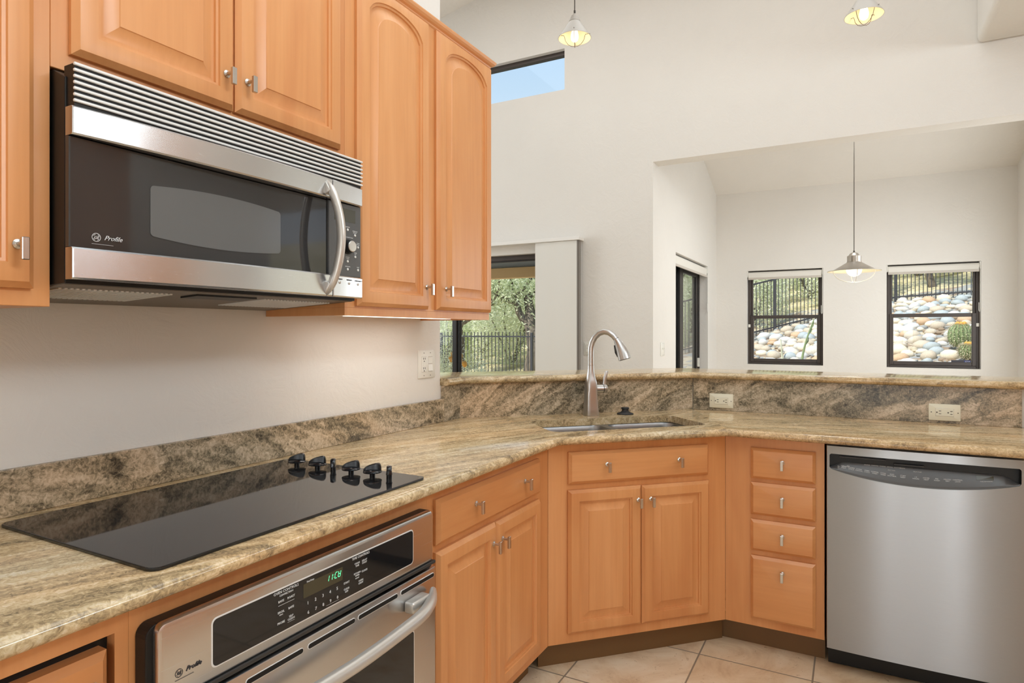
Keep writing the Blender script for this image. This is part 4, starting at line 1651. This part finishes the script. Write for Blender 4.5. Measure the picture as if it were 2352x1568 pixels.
def outlet(run, x, z, label, flat=False, w=0.0725, h=0.1165, inserts=('outlet',), mat='plate_ivory', name='wall_outlet', cat='outlet'):
    if flat:
        w, h = h, w
    t = run.thing(name, label, cat, (x, 0, z))
    mb = MB()
    plate(mb, round_rect(-w / 2, w / 2, -h / 2, h / 2, 0.003, 3), -0.0065, -0.0005, 0.003)
    mb.build('cover_plate', mat, t, smooth=40)
    n = len(inserts)
    dark = MB()
    for i, kind in enumerate(inserts):
        cx_ = (i - (n - 1) / 2) * 0.046
        iw, ih = (0.0665, 0.033) if flat else (0.033, 0.0665)
        if kind == 'outlet':
            mb = MB(); mb.box(cx_ - iw / 2, cx_ + iw / 2, -0.0079, -0.004, -ih / 2, ih / 2, 0.0015, 1)
            r_ = mb.build('receptacle', mat, t)
            mb = MB(); mb.box(cx_ - iw / 2 - 0.0007, cx_ + iw / 2 + 0.0007, -0.0067, -0.004, -ih / 2 - 0.0007, ih / 2 + 0.0007); mb.build('seam', 'shade_rail', r_)
            for s in (-1, 1):
                receptacle(dark, cx_ + (0.0205 * s if flat else 0), (0 if flat else 0.0205 * s), flat)
            if n > 1:
                mb = MB(); mb.box(cx_ - 0.007, cx_ + 0.007, -0.0088, -0.0075, 0.0012, 0.0062); mb.box(cx_ - 0.007, cx_ + 0.007, -0.0088, -0.0075, -0.0062, -0.0012); mb.build('reset_button', 'plate_white', r_)
        elif kind == 'rocker':
            mb = MB(); mb.prism([(-0.0105, -0.030), (-0.0068, 0.0), (-0.0078, 0.030), (-0.004, 0.030), (-0.004, -0.030)], cx_ - 0.0145, cx_ + 0.0145, 'x')
            mb.build('rocker', mat, t)
            mb = MB(); mb.box(cx_ - 0.0165, cx_ + 0.0165, -0.0069, -0.004, -0.0335, 0.0335, 0.001, 1); mb.build('switch_frame', 'shade_rail', t)
        elif kind == 'toggle':
            mb = MB(); mb.box(cx_ - 0.005, cx_ + 0.005, -0.017, -0.006, 0.0, 0.011, 0.002); mb.build('toggle', mat, t)
        sc = 0.0485 if n == 1 else 0.0485
        for s in (-1, 1):
            px_, pz_ = (cx_ + s * sc, 0) if flat else (cx_, s * sc)
            dark.lathe([(0.0022, 0), (0.0022, 0.0006)], seg=8, mat=Matrix.Translation((px_, -0.0064, pz_)) @ Matrix.Rotation(PI / 2, 4, 'X'))
    dark.build('slots', 'slot_dark', t)
    return t


outlet(SPL, -0.5865, 0.9635, 'ivory outlet lying sideways on the granite backsplash, nearer the sink', True)
outlet(SPL, 0.3535, 0.9620, 'ivory outlet lying sideways on the granite above the dishwasher', True)
outlet(LWL, 2.2075, 1.175, 'white double plate with outlet and rocker switch under the wall cabinet', False, 0.119, 0.120, ('outlet', 'rocker'), 'plate_white')
outlet(FWL, -2.0225, 1.170, 'white switch plate on the far wall seen behind the faucet', False, 0.08, 0.116, ('rocker',), 'plate_white', 'light_switch', 'switch')
outlet(NWL, 5.406, 1.165, 'white switch plate on the nook side wall before the glass door', False, 0.125, 0.116, ('toggle', 'toggle'), 'plate_white', 'light_switch', 'switch')

# ================================================================== pendant lamps
def bar_pendant(loc, label, rz):
    t = world_thing('pendant_lamp', label, 'pendant lamp', loc, 'pendant lamps over the raised bar')
    t.rotation_euler.z = rz
    mb = MB(); mb.lathe([(0.0095, 0.126), (0.0110, 0.120), (0.0185, 0.116), (0.0195, 0.108), (0.0235, 0.105), (0.0245, 0.096), (0.0290, 0.092), (0.0295, 0.086)], seg=28); mb.build('neck', 'pendant_white', t, smooth=30)
    mb = MB(); mb.lathe([(0.0285, 0.0858), (0.0860, 0.0), (0.0850, -0.0006), (0.0275, 0.0850)], seg=40, cap=False); sh_ = mb.build('shade', 'pendant_white', t, smooth=40)
    mb = MB(); mb.lathe([(0.0265, 0.0845), (0.0838, 0.0002)], seg=40, cap=False); mb.build('shade_lining', 'pendant_inner', sh_, smooth=40)
    mb = MB(); mb.lathe([(0.006, 0.070), (0.012, 0.060), (0.015, 0.040), (0.020, 0.016), (0.0205, 0.004), (0.017, -0.010), (0.008, -0.017), (0.002, -0.018)], seg=20); mb.build('bulb', 'bulb_glow', t, smooth=60)
    for a in (0.0, PI / 2):
        mb = MB()
        c_, s_ = math.cos(a), math.sin(a)
        pts = [Vector((c_ * u, s_ * u, z)) for u, z in ((-0.080, 0.020), (-0.056, 0.018), (-0.053, 0.010), (-0.047, -0.012), (-0.034, -0.030), (-0.016, -0.041), (0, -0.044), (0.016, -0.041), (0.034, -0.030), (0.047, -0.012), (0.053, 0.010), (0.056, 0.018), (0.080, 0.020))]
        mb.tube(pts, 0.0013, 6); mb.build('cage_wire', 'cage_bronze', t, smooth=60)
    mb = MB(); mb.tube([(0, 0, 0.126), (0, 0, 0.145), (0.0002, 0, 0.1451), (0.0002, 0, 0.9)], [0.005, 0.005, 0.0026, 0.0026], 8); mb.build('cord', 'cord_dark', t)
    ztop = 4.41 + 0.2 * (loc[0] + 3.59) - loc[2]
    mb = MB(); mb.tube([(0.0002, 0, 0.9), (0.0002, 0, ztop - 0.02)], 0.0026, 8); mb.build('cord', 'cord_dark', t)
    mb = MB(); mb.lathe([(0.055, ztop - 0.03), (0.055, ztop + 0.02)], seg=24); mb.build('ceiling_canopy', 'pendant_white', t)
    l_ = lamp('pendant_bulb', 'POINT', (loc[0], loc[1], loc[2] - 0.030), 0.25, (1.0, 0.86, 0.60), 0.012)
    return t


bar_pendant((-1.272, 3.03, 2.842), 'small cone pendant lamp with wire cage near the clerestory window', 0.35)
bar_pendant((0.049, 3.474, 2.838), 'small cone pendant lamp with wire cage cut off by the top edge', 0.9)

NP = (0.012, 6.1, 1.834)
t = world_thing('pendant_lamp', 'wide brushed metal pendant lamp with white globe hanging in the dining nook', 'pendant lamp', NP)
mb = MB(); mb.lathe([(0.006, 0.162), (0.020, 0.155), (0.032, 0.148), (0.042, 0.133), (0.050, 0.128), (0.053, 0.126), (0.053, 0.080), (0.056, 0.078), (0.056, 0.074)], seg=32); mb.build('neck', 'pendant_metal', t, smooth=30)
mb = MB(); mb.lathe([(0.055, 0.0738), (0.172, 0.002), (0.206, -0.001), (0.206, -0.0025), (0.171, 0.000), (0.054, 0.071)], seg=48, cap=False); sh_ = mb.build('shade', 'pendant_metal', t, smooth=40)
mb = MB(); mb.lathe([(0.053, 0.0695), (0.170, -0.0012), (0.204, -0.0035)], seg=48, cap=False); mb.build('shade_lining', 'pendant_inner', sh_, smooth=40)
mb = MB(); mb.sphere((0, 0, 0.014), 0.062, sub=3); mb.build('globe', 'globe_glow', t, smooth=60)
for a in (0.15, 0.15 + PI / 2):
    mb = MB(); mb.tube([Vector((0.160 * math.cos(b_) * math.cos(a), 0.160 * math.cos(b_) * math.sin(a), -0.100 * math.sin(b_) + 0.002)) for b_ in [PI * k / 20 for k in range(21)]], 0.0030, 6); mb.build('cage_wire', 'cage_white', t, smooth=60)
mb = MB(); mb.tube([(0, 0, 0.160), (0, 0, 0.172), (0.0002, 0, 0.1721), (0.0002, 0, 3.298 - NP[2])], [0.007, 0.007, 0.0030, 0.0030], 8); mb.build('cord', 'cord_dark', t)
lamp('nook_pendant_bulb', 'POINT', (NP[0], NP[1], NP[2] - 0.075), 0.9, (1.0, 0.9, 0.72), 0.05)

# ================================================================== blinds and shades
def roller(name, label, x0, x1, ztop, run, y0, cord_right=True, drop=0.105):
    t = run.thing(name, label, 'roller shade', ((x0 + x1) / 2, y0, ztop))
    off = ((x0 + x1) / 2, y0, ztop)
    mb = MB()
    mb.tube([(x0 + 0.012, y0, ztop - 0.042), (x1 - 0.012, y0, ztop - 0.042)], 0.029, 20); mb.build('fabric_roll', 'shade_fabric', t, off, smooth=60)
    mb = MB(); mb.box(x0 + 0.016, x1 - 0.016, y0 - 0.029, y0 - 0.026, ztop - drop + 0.02, ztop - 0.042); mb.build('fabric', 'shade_fabric', t, off)
    mb = MB(); mb.box(x0 + 0.014, x1 - 0.014, y0 - 0.035, y0 - 0.021, ztop - drop, ztop - drop + 0.024, 0.003); mb.build('hem_bar', 'shade_rail', t, off)
    for xe in (x0 + 0.001, x1 - 0.010):
        mb = MB(); mb.box(xe, xe + 0.009, y0 - 0.034, y0 + 0.030, ztop - 0.075, ztop - 0.001, 0.002); mb.build('bracket', 'plate_white', t, off)
    xc_ = x1 - 0.006
    mb = MB(); mb.tube([(xc_, y0 - 0.037, ztop - 0.04), (xc_, y0 - 0.037, ztop - 0.50), (xc_ - 0.006, y0 - 0.037, ztop - 0.515), (xc_ - 0.012, y0 - 0.037, ztop - 0.50), (xc_ - 0.012, y0 - 0.037, ztop - 0.42)], 0.0028, 6); mb.build('pull_cord', 'plate_white', t, off)
    return t


NFAR = Run((0, 0, 0), 0)
roller('roller_shade', 'rolled-up white shade on the left back window of the nook', W1[0], W1[1], W1[3] - 0.001, NFAR, NY + 0.038)
roller('roller_shade', 'rolled-up white shade on the right back window of the nook', W2[0], W2[1], W2[3] - 0.001, NFAR, NY + 0.038)
NS = Run((NX0, 0, 0), PI / 2)
roller('roller_shade', 'rolled-up white shade over the glass door in the nook side wall', 5.881, 7.350, 2.058, NS, 0.036, True, 0.125)

t = FWL.thing('vertical_blind', 'pale vertical fabric blind drawn open beside the sliding glass door', 'blind', (-2.285, 0, 2.1))
off = (-2.285, 0, 2.1)
mb = MB(); mb.box(-4.6, -2.060, -0.115, -0.001, 2.106, 2.136, 0.003); mb.build('headrail', 'white_trim', t, off)
for i in range(4):
    mb = MB()
    y = -0.100 + i * 0.022
    R = []
    for k in range(13):
        x = -2.487 + (0.402 + 0.004 * i) * k / 12
        dy = 0.0015 * math.sin(k * 1.3 + i)
        R.append([Vector((x, y + dy, 0.03)), Vector((x, y + dy + 0.003, 0.03)), Vector((x, y + dy + 0.003, 2.104)), Vector((x, y + dy, 2.104))])
    mb.rings(R, True, True)
    mb.build('fabric_panel', 'blind_fabric', t, off, smooth=40)
mb = MB(); mb.box(-2.087, -2.078, -0.102, -0.02, 0.03, 2.104, 0.001); mb.build('edge_strip', 'blind_edge', t, off)

# sticker on the lower right pane
t = world_thing('window_sticker', 'small dark security sticker in the lower corner of the right window', 'sticker', (W2[1] - 0.155, NY + 0.087, 1.005))
mb = MB(); mb.box(-0.085, 0.083, -0.001, 0.0, -0.0165, 0.0165); mb.build('label_film', 'sticker_dark', t)
mb = MB(); mb.box(0.025, 0.080, -0.0016, -0.0011, -0.014, 0.014); mb.build('blue_patch', 'sticker_blue', t)
mb = MB(); mb.text('ADT', 0.0525, -0.0019, -0.008, 0.022, 0.1); mb.build('lettering', 'ink_white', t, recalc=False)

# ================================================================== outdoors
random.seed(11)


def ground(x, y):
    h = -1.62 + 0.2019 * y + 0.1604 * x
    h = max(h, -0.12 + 0.004 * (h + 0.12))
    return h


def cells(x0, x1, nx, y0, y1, ny, fn):
    b = MB()
    G = [[b.bm.verts.new((x0 + (x1 - x0) * i / nx, y0 + (y1 - y0) * j / ny, 0)) for j in range(ny + 1)] for i in range(nx + 1)]
    for r in G:
        for v in r:
            v.co.z = fn(v.co.x, v.co.y)
    for i in range(nx):
        for j in range(ny):
            b.bm.faces.new((G[i][j], G[i + 1][j], G[i + 1][j + 1], G[i][j + 1]))
    return b


def hill(x, y):
    return ground(x, y) + 0.05 * math.sin(x * 1.7 + y * 0.6) * min(1, max(0, (y - 17) / 4)) - 0.05


gnd = cells(-30, 18, 96, 8.2, 46, 76, hill)
gnd.merge(cells(-30, -2.0, 56, 5.35, 8.2, 6, hill).bm)
struct('ground', gnd, 'hill_ground', 60)


def stone_mesh(seed):
    rnd = random.Random(seed)
    b = bmesh.new()
    bmesh.ops.create_icosphere(b, subdivisions=2, radius=1.0)
    ph = [rnd.uniform(0, 6.3) for _ in range(6)]
    fl = rnd.uniform(0.48, 0.72)
    wd = rnd.uniform(0.65, 0.95)
    for v in b.verts:
        p = v.co.copy()
        k = 1 + 0.10 * math.sin(2.1 * p.x + ph[0]) + 0.09 * math.sin(2.7 * p.y + ph[1]) + 0.07 * math.sin(3.0 * p.z + ph[2]) + 0.04 * math.sin(5 * p.x + 4 * p.y + ph[3])
        v.co = Vector((p.x * k, p.y * k * wd, p.z * k * fl))
    for f in b.faces:
        f.smooth = True
    me = bpy.data.meshes.new('river_stone')
    b.to_mesh(me)
    b.free()
    me.materials.append(MATS['river_stone'])
    return me


STONES = [stone_mesh(s) for s in range(9)]
spots = []
rnd = random.Random(4)


def in_view(x, y):
    """the two strips of slope the nook windows look onto, with a margin for a step to the side"""
    a1 = W1[0] * y / NY - 0.25, W1[1] * y / NY + 0.22
    a2 = W2[0] * y / NY - 0.18, W2[1] * y / NY + 0.25
    yf = 17.4 - 0.612 * (0.9 - x) if x < 0.9 else 17.4 - 0.645 * (x - 0.9)
    return (a1[0] < x < a1[1] or a2[0] < x < a2[1]) and y < yf - 0.10


keep_out = [(1.50, 12.05, 0.22), (1.50, 11.28, 0.17), (-1.16, 12.8, 0.05), (-0.81, 12.58, 0.05)]
for smin, smax, tries in ((0.13, 0.155, 1500), (0.10, 0.13, 3500), (0.075, 0.10, 6000), (0.05, 0.07, 9000)):
    for _ in range(tries):
        y = rnd.uniform(10.2, 17.7)
        x = rnd.uniform(-4.2, 3.6)
        if not in_view(x, y):
            continue
        s = rnd.uniform(smin, smax)
        if any((x - q[1]) ** 2 + (y - q[0]) ** 2 < (0.90 * (s + q[2])) ** 2 for q in spots) or any((x - q[0]) ** 2 + (y - q[1]) ** 2 < (s + q[2]) ** 2 for q in keep_out):
            continue
        spots.append((y, x, s, rnd.randrange(9), rnd.uniform(0, 6.28), rnd.uniform(-0.2, 0.2)))
spots.sort(key=lambda q: -q[2] / q[0])
n_ind = min(298, len(spots))
LAB = 'rounded river stone among many on the slope outside the nook windows'
for (y, x, s, k, a, tl) in spots[:n_ind]:
    o = bpy.data.objects.new('river_stone', STONES[k])
    COL.objects.link(o)
    o.location = (x, y, ground(x, y) + s * 0.10)
    o.rotation_euler = (tl + 0.15, tl * 0.7, a)
    o.scale = (s, s, s)
    tag(o, LAB, 'stone', 'river stones on the slope')
mb = MB()
for (y, x, s, k, a, tl) in spots[n_ind:]:
    b = bmesh.new()
    b.from_mesh(STONES[k])
    mb.merge(b, Matrix.Translation((x, y, ground(x, y) + s * 0.10)) @ Matrix.Rotation(a, 4, 'Z') @ Matrix.Scale(s, 4))
if len(spots) > n_ind:
    o = mb.build('river_stones', 'stone_bed', smooth=60)
    tag(o, 'smaller distant river stones higher up the slope by the fence', 'stones', None, 'stuff')
bed = cells(-5.5, 4.5, 40, 9.2, 18.2, 36, lambda x, y: ground(x, y) - 0.01)
o = bed.build('stone_bed', 'stone_bed', smooth=60)
o['kind'] = 'structure'


def barrel_cactus(x, y, r, h, label):
    t = world_thing('barrel_cactus', label, 'cactus', (x, y, ground(x, y) + 0.02), 'barrel cacti on the stone slope')
    n, ribs = 120, 20
    R = []
    for i in range(15):
        a = PI * (0.06 + 0.90 * i / 14)
        z = h / 2 - h / 2 * math.cos(a)
        rad = r * math.sin(a) ** 0.75
        R.append([Vector((rad * (1 + 0.07 * math.cos(ribs * 2 * PI * k / n)) * math.cos(2 * PI * k / n), rad * (1 + 0.07 * math.cos(ribs * 2 * PI * k / n)) * math.sin(2 * PI * k / n), z)) for k in range(n)])
    mb = MB(); mb.rings(R, True, True); mb.build('body', 'cactus_green', t, smooth=40)
    mb = MB()
    rr_ = random.Random(2)
    for k in range(ribs):
        for i in range(1, 15):
            a = PI * (0.10 + 0.84 * i / 15)
            z = h / 2 - h / 2 * math.cos(a)
            rad = r * 1.07 * math.sin(a) ** 0.75
            th = 2 * PI * k / ribs
            p = Vector((rad * math.cos(th), rad * math.sin(th), z))
            out = Vector((math.cos(th), math.sin(th), (z - h / 2) / h)).normalized()
            for _ in range(5):
                d = (out + Vector((rr_.uniform(-.8, .8), rr_.uniform(-.8, .8), rr_.uniform(-.6, .6)))).normalized()
                s_ = d.cross(Vector((0, 0, 1))).normalized() * 0.0045
                mb.quad([p - s_, p + s_, p + d * 0.045 + s_ * 0.3, p + d * 0.045 - s_ * 0.3])
    o = mb.build('spines', 'cactus_spine', t, recalc=False)
    mb = MB()
    for k in range(8):
        a = 2 * PI * k / 8
        mb.sphere((r * 0.32 * math.cos(a), r * 0.32 * math.sin(a), h * 0.99), 0.028, 0.028, 0.04, 1)
    mb.build('flowers', 'cactus_flower', t, smooth=60)
    return t


barrel_cactus(1.50, 12.05, 0.165, 0.37, 'large round barrel cactus with orange flower ring on the stones outside')
barrel_cactus(1.50, 11.28, 0.120, 0.22, 'smaller barrel cactus below the large one, behind the window sticker')


def stalk(x, y, dx, h, label, forks):
    t = world_thing('desert_stalk', label, 'plant', (x, y, ground(x, y)))
    mb = MB()
    pts = [Vector((dx * (k / 8) ** 1.4, 0.01 * math.sin(k), h * k / 8)) for k in range(9)]
    mb.tube(pts, [0.022 - 0.0015 * k for k in range(9)], 7)
    for k in forks:
        p = pts[k]
        mb.tube([p, p + Vector((0.05, 0.02, 0.07)), p + Vector((0.06, 0.02, 0.14))], [0.014, 0.012, 0.006], 6)
    mb.build('stem', 'dry_stalk' if not forks else 'cactus_green', t, smooth=60)
    return t


stalk(-1.16, 12.8, -0.03, 0.40, 'thin pale dry stalk standing among the stones outside the left window', [])
stalk(-0.81, 12.58, 0.20, 0.76, 'taller thin green cactus stem leaning right outside the left window', [3, 5, 6])


def fence(name, label, pts, zoff_b, height, gap, follow=True, posts=None, bottom=0.0):
    t = world_thing(name, label, 'fence', (pts[0][0], pts[0][1], ground(*pts[0])))
    off = tuple(t.location)

    def gz(x, y):
        return ground(x, y) if follow else off[2]
    for a, b_ in zip(pts[:-1], pts[1:]):
        a, b_ = Vector(a), Vector(b_)
        L = (b_ - a).length
        d = (b_ - a) / L
        n = int(L / gap)
        mb = MB()
        for i in range(1, n):
            p = a + d * (i * L / n)
            z = gz(p.x, p.y)
            mb.box(p.x - 0.0085, p.x + 0.0085, p.y - 0.0085, p.y + 0.0085, z + zoff_b - 0.10 + bottom, z + zoff_b + height + (0.12 if not follow else 0.0))
        mb.build('picket_panel', 'fence_iron', t, off)
        for zr in (zoff_b, zoff_b + height):
            mb = MB()
            m_ = 8
            R = []
            for i in range(m_ + 1):
                p = a + d * (i * L / m_)
                z = gz(p.x, p.y) + zr
                R.append([Vector((p.x, p.y - 0.018, z - 0.018)), Vector((p.x, p.y + 0.018, z - 0.018)), Vector((p.x, p.y + 0.018, z + 0.018)), Vector((p.x, p.y - 0.018, z + 0.018))])
            mb.rings(R); mb.build('rail', 'fence_iron', t, off)
    for p in (posts or pts):
        z = gz(*p)
        mb = MB(); mb.box(p[0] - 0.032, p[0] + 0.032, p[1] - 0.032, p[1] + 0.032, z - 0.35, z + zoff_b + height + 0.10, 0.004); mb.build('post', 'fence_iron', t, off)
    return t


fence('iron_fence', 'dark iron picket fence climbing the stone slope behind the nook windows', [(-4.1, 14.33), (-1.6, 15.87), (0.9, 17.4), (4.4, 15.14)], 0.10, 1.12, 0.088)
fence('iron_fence', 'dark iron picket fence beyond the patio, seen through the sliding door', [(-15.4, 14.2), (-12.65, 14.2), (-9.9, 14.2), (-7.13, 14.2), (-4.4, 14.2)], 0.10, 1.22, 0.105, False)

t = world_thing('patio_cover', 'timber beam of the patio cover outside the sliding glass door', 'patio cover', (-6, 8.0, 2.24))
mb = MB(); mb.box(-6.5, 4.1, -0.07, 0.07, -0.150, 0.0, 0.005); mb.build('beam', 'beam_wood', t)
mb = MB(); mb.box(-6.5, 4.1, -0.85, 0.30, 0.002, 0.10); mb.build('roof_panel', 'patio_ceiling', t)
mb = MB(); mb.box(-6.4, -6.26, -0.07, 0.07, -2.40, -0.151, 0.005); mb.build('post', 'beam_wood', t)


# ------------------------------------------------------------------ trees
def tree_meshes(seed, trunk_r, height, leaf_n, leaf_s, lean=(0, 0)):
    rnd = random.Random(seed)
    tr = MB()
    tips = []

    def grow(p, d, r, L, lvl):
        pts, rad = [p.copy()], [r]
        n = 6
        q = p.copy()
        for i in range(n):
            d = (d + Vector((rnd.uniform(-.28, .28), rnd.uniform(-.28, .28), rnd.uniform(-.12, .22)))).normalized()
            q = q + d * (L / n)
            pts.append(q.copy())
            rad.append(r * (1 - 0.5 * (i + 1) / n))
            if lvl >= 1:
                tips.append((q.copy(), lvl))
        tr.tube(pts, rad, 7 if lvl < 2 else 5)
        if lvl < 3:
            for k in range(3 if lvl < 2 else 3):
                i = rnd.randint(3, n)
                dd = (d + Vector((rnd.uniform(-1, 1), rnd.uniform(-1, 1), rnd.uniform(-.35, .7)))).normalized()
                grow(pts[i], dd, rad[i] * 0.72, L * rnd.uniform(0.5, 0.75), lvl + 1)

    grow(Vector((0, 0, -0.3)), Vector((lean[0], lean[1], 1)).normalized(), trunk_r, height * 0.5, 0)
    tm = tr.build('trunk', 'bark', smooth=60)
    me_t = tm.data
    bpy.data.objects.remove(tm)
    lf = MB()
    for i in range(leaf_n):
        p, lvl = rnd.choice(tips)
        c_ = p + Vector((rnd.gauss(0, .30), rnd.gauss(0, .30), rnd.gauss(0, .26))) * (height / 4)
        u = Vector((rnd.uniform(-1, 1), rnd.uniform(-1, 1), rnd.uniform(-1, 1))).normalized()
        w_ = u.cross(Vector((rnd.uniform(-1, 1), rnd.uniform(-1, 1), rnd.uniform(-1, 1)))).normalized()
        s = leaf_s * rnd.uniform(0.6, 1.4)
        lf.quad([c_ - u * s, c_ + w_ * s * 0.32, c_ + u * s, c_ - w_ * s * 0.32])
    fm = lf.build('foliage', 'leaf_green', recalc=False)
    me_f = fm.data
    bpy.data.objects.remove(fm)
    return me_t, me_f


def bush_mesh(seed, leaf_n, leaf_s, w, h, clumps=26):
    rnd = random.Random(seed)
    cl = [(Vector((rnd.gauss(0, w * .4), rnd.gauss(0, w * .4), abs(rnd.gauss(h * .45, h * .28)))), rnd.uniform(0.25, 0.5) * h * 0.5) for _ in range(clumps)]
    lf = MB()
    for i in range(leaf_n):
        c0, rr_ = rnd.choice(cl)
        c_ = c0 + Vector((rnd.gauss(0, rr_), rnd.gauss(0, rr_), rnd.gauss(0, rr_)))
        c_.z = max(c_.z, 0.02)
        q_ = math.hypot(c_.x, c_.y)
        if q_ > w * 0.5:
            c_.x *= w * 0.5 * rnd.uniform(0.75, 1) / q_
            c_.y *= w * 0.5 * rnd.uniform(0.75, 1) / q_
        u = Vector((rnd.uniform(-1, 1), rnd.uniform(-1, 1), rnd.uniform(-.4, 1))).normalized()
        w_ = u.cross(Vector((rnd.uniform(-1, 1), rnd.uniform(-1, 1), rnd.uniform(-1, 1)))).normalized()
        s = leaf_s * rnd.uniform(0.6, 1.4)
        lf.quad([c_ - u * s, c_ + w_ * s * 0.32, c_ + u * s, c_ - w_ * s * 0.32])
    st = MB()
    for k in range(9):
        a = rnd.uniform(0, 6.28)
        st.tube([Vector((0.06 * math.cos(a), 0.06 * math.sin(a), 0)), Vector((w * .25 * math.cos(a), w * .25 * math.sin(a), h * .5)), Vector((w * .42 * math.cos(a + .3), w * .42 * math.sin(a + .3), h * .9))], [0.035, 0.022, 0.008], 5)
    fo_ = lf.build('foliage', 'leaf_pale', recalc=False); so_ = st.build('stems', 'bark', smooth=60)
    r_ = (so_.data, fo_.data)
    bpy.data.objects.remove(fo_); bpy.data.objects.remove(so_)
    return r_


def leafed(name, meshes, leaf, loc, rz, s, label, cat, group, tn='trunk'):
    t = world_thing(name, label, cat, (loc[0], loc[1], ground(*loc) - 0.05), group)
    t.rotation_euler.z = rz
    t.scale = (s, s, s)
    for nm, me, mt in ((tn, meshes[0], 'bark'), ('foliage', meshes[1], leaf)):
        o = bpy.data.objects.new(nm, me)
        COL.objects.link(o)
        o.parent = t
        if leaf != me.materials[0].name and nm == 'foliage':
            o.material_slots[0].link = 'OBJECT'
            o.material_slots[0].material = MATS[leaf]
    return t


TA = tree_meshes(3, 0.22, 4.6, 7000, 0.055, (0.25, 0.0))
TB = tree_meshes(8, 0.13, 4.2, 7000, 0.052, (-0.2, 0.1))
BU = bush_mesh(5, 13000, 0.046, 2.5, 2.5)
BV = bush_mesh(6, 11000, 0.044, 2.3, 2.2)
leafed('mesquite_tree', TA, 'leaf_green', (-7.75, 15.3), 0.4, 1.15, 'gnarled mesquite tree with thick trunk behind the patio fence', 'tree', None)
leafed('mesquite_tree', TB, 'leaf_green', (-10.2, 15.9), 2.2, 1.1, 'leaning mesquite tree left of the thick trunk, beyond the patio fence', 'tree', None)
G1 = 'bushes beyond the patio fence'
rnd = random.Random(9)
i = 0
for row, (y0, sc, sp, xa, xb) in enumerate([(17.6, 1.05, 2.75, -15.0, -3.9), (20.4, 1.2, 3.1, -17.0, -5.0), (23.8, 1.45, 3.7, -19.5, -6.5)]):
    x = xa + (row % 2) * sp / 2
    while x < xb:
        leafed('desert_bush', (BU, BV)[i % 2], ('leaf_pale', 'leaf_green', 'leaf_pale', 'leaf_dark')[i % 4], (x, y0 + rnd.uniform(-.08, .08)), rnd.uniform(0, 6.28), sc, 'leafy desert bush in the thicket beyond the patio fence', 'bush', G1, 'stems')
        x += sp
        i += 1
G2 = 'bushes beyond the slope fence'
for row, (d, sc, sp) in enumerate([(1.55, 0.85, 2.25), (4.0, 1.05, 2.75), (7.2, 1.35, 3.5)]):
    x = -4.6 - row * 0.6 + (row % 2) * sp / 2
    while x < 5.6 + row:
        yf = (17.4 - 0.612 * (0.9 - x) if x < 0.9 else 17.4 - 0.645 * (x - 0.9)) + d * 1.15
        if row or not any(abs(x - q) < 1.2 for q in (1.9, 3.6)):
            leafed('desert_bush', (BV, BU)[i % 2], ('leaf_pale', 'leaf_green', 'leaf_pale')[i % 3], (x, yf), rnd.uniform(0, 6.28), sc, 'pale green desert bush on the hillside behind the sloping fence', 'bush', G2, 'stems')
        x += sp
        i += 1
leafed('mesquite_tree', TB, 'leaf_dark', (1.9, 18.9), 0.9, 0.8, 'dark branching mesquite tree behind the fence in the right nook window', 'tree', None)
leafed('mesquite_tree', TA, 'leaf_pale', (3.6, 18.2), 3.6, 0.62, 'low mesquite tree at the right side of the right nook window', 'tree', None)
t = world_thing('flowering_shrub', 'small pale shrub with orange flowers on the patio at the wall end', 'shrub', (-5.6, 8.6, -0.1))
o = bpy.data.objects.new('foliage', BV[1]); COL.objects.link(o); o.parent = t; o.scale = (0.36, 0.36, 0.50)
mb = MB()
for k in range(6):
    mb.sphere((random.uniform(-.25, .35), random.uniform(-.3, .1), 0.95 + random.uniform(-.1, .1)), 0.05, 0.05, 0.06, 1)
mb.build('flowers', 'cactus_flower', t, smooth=60)
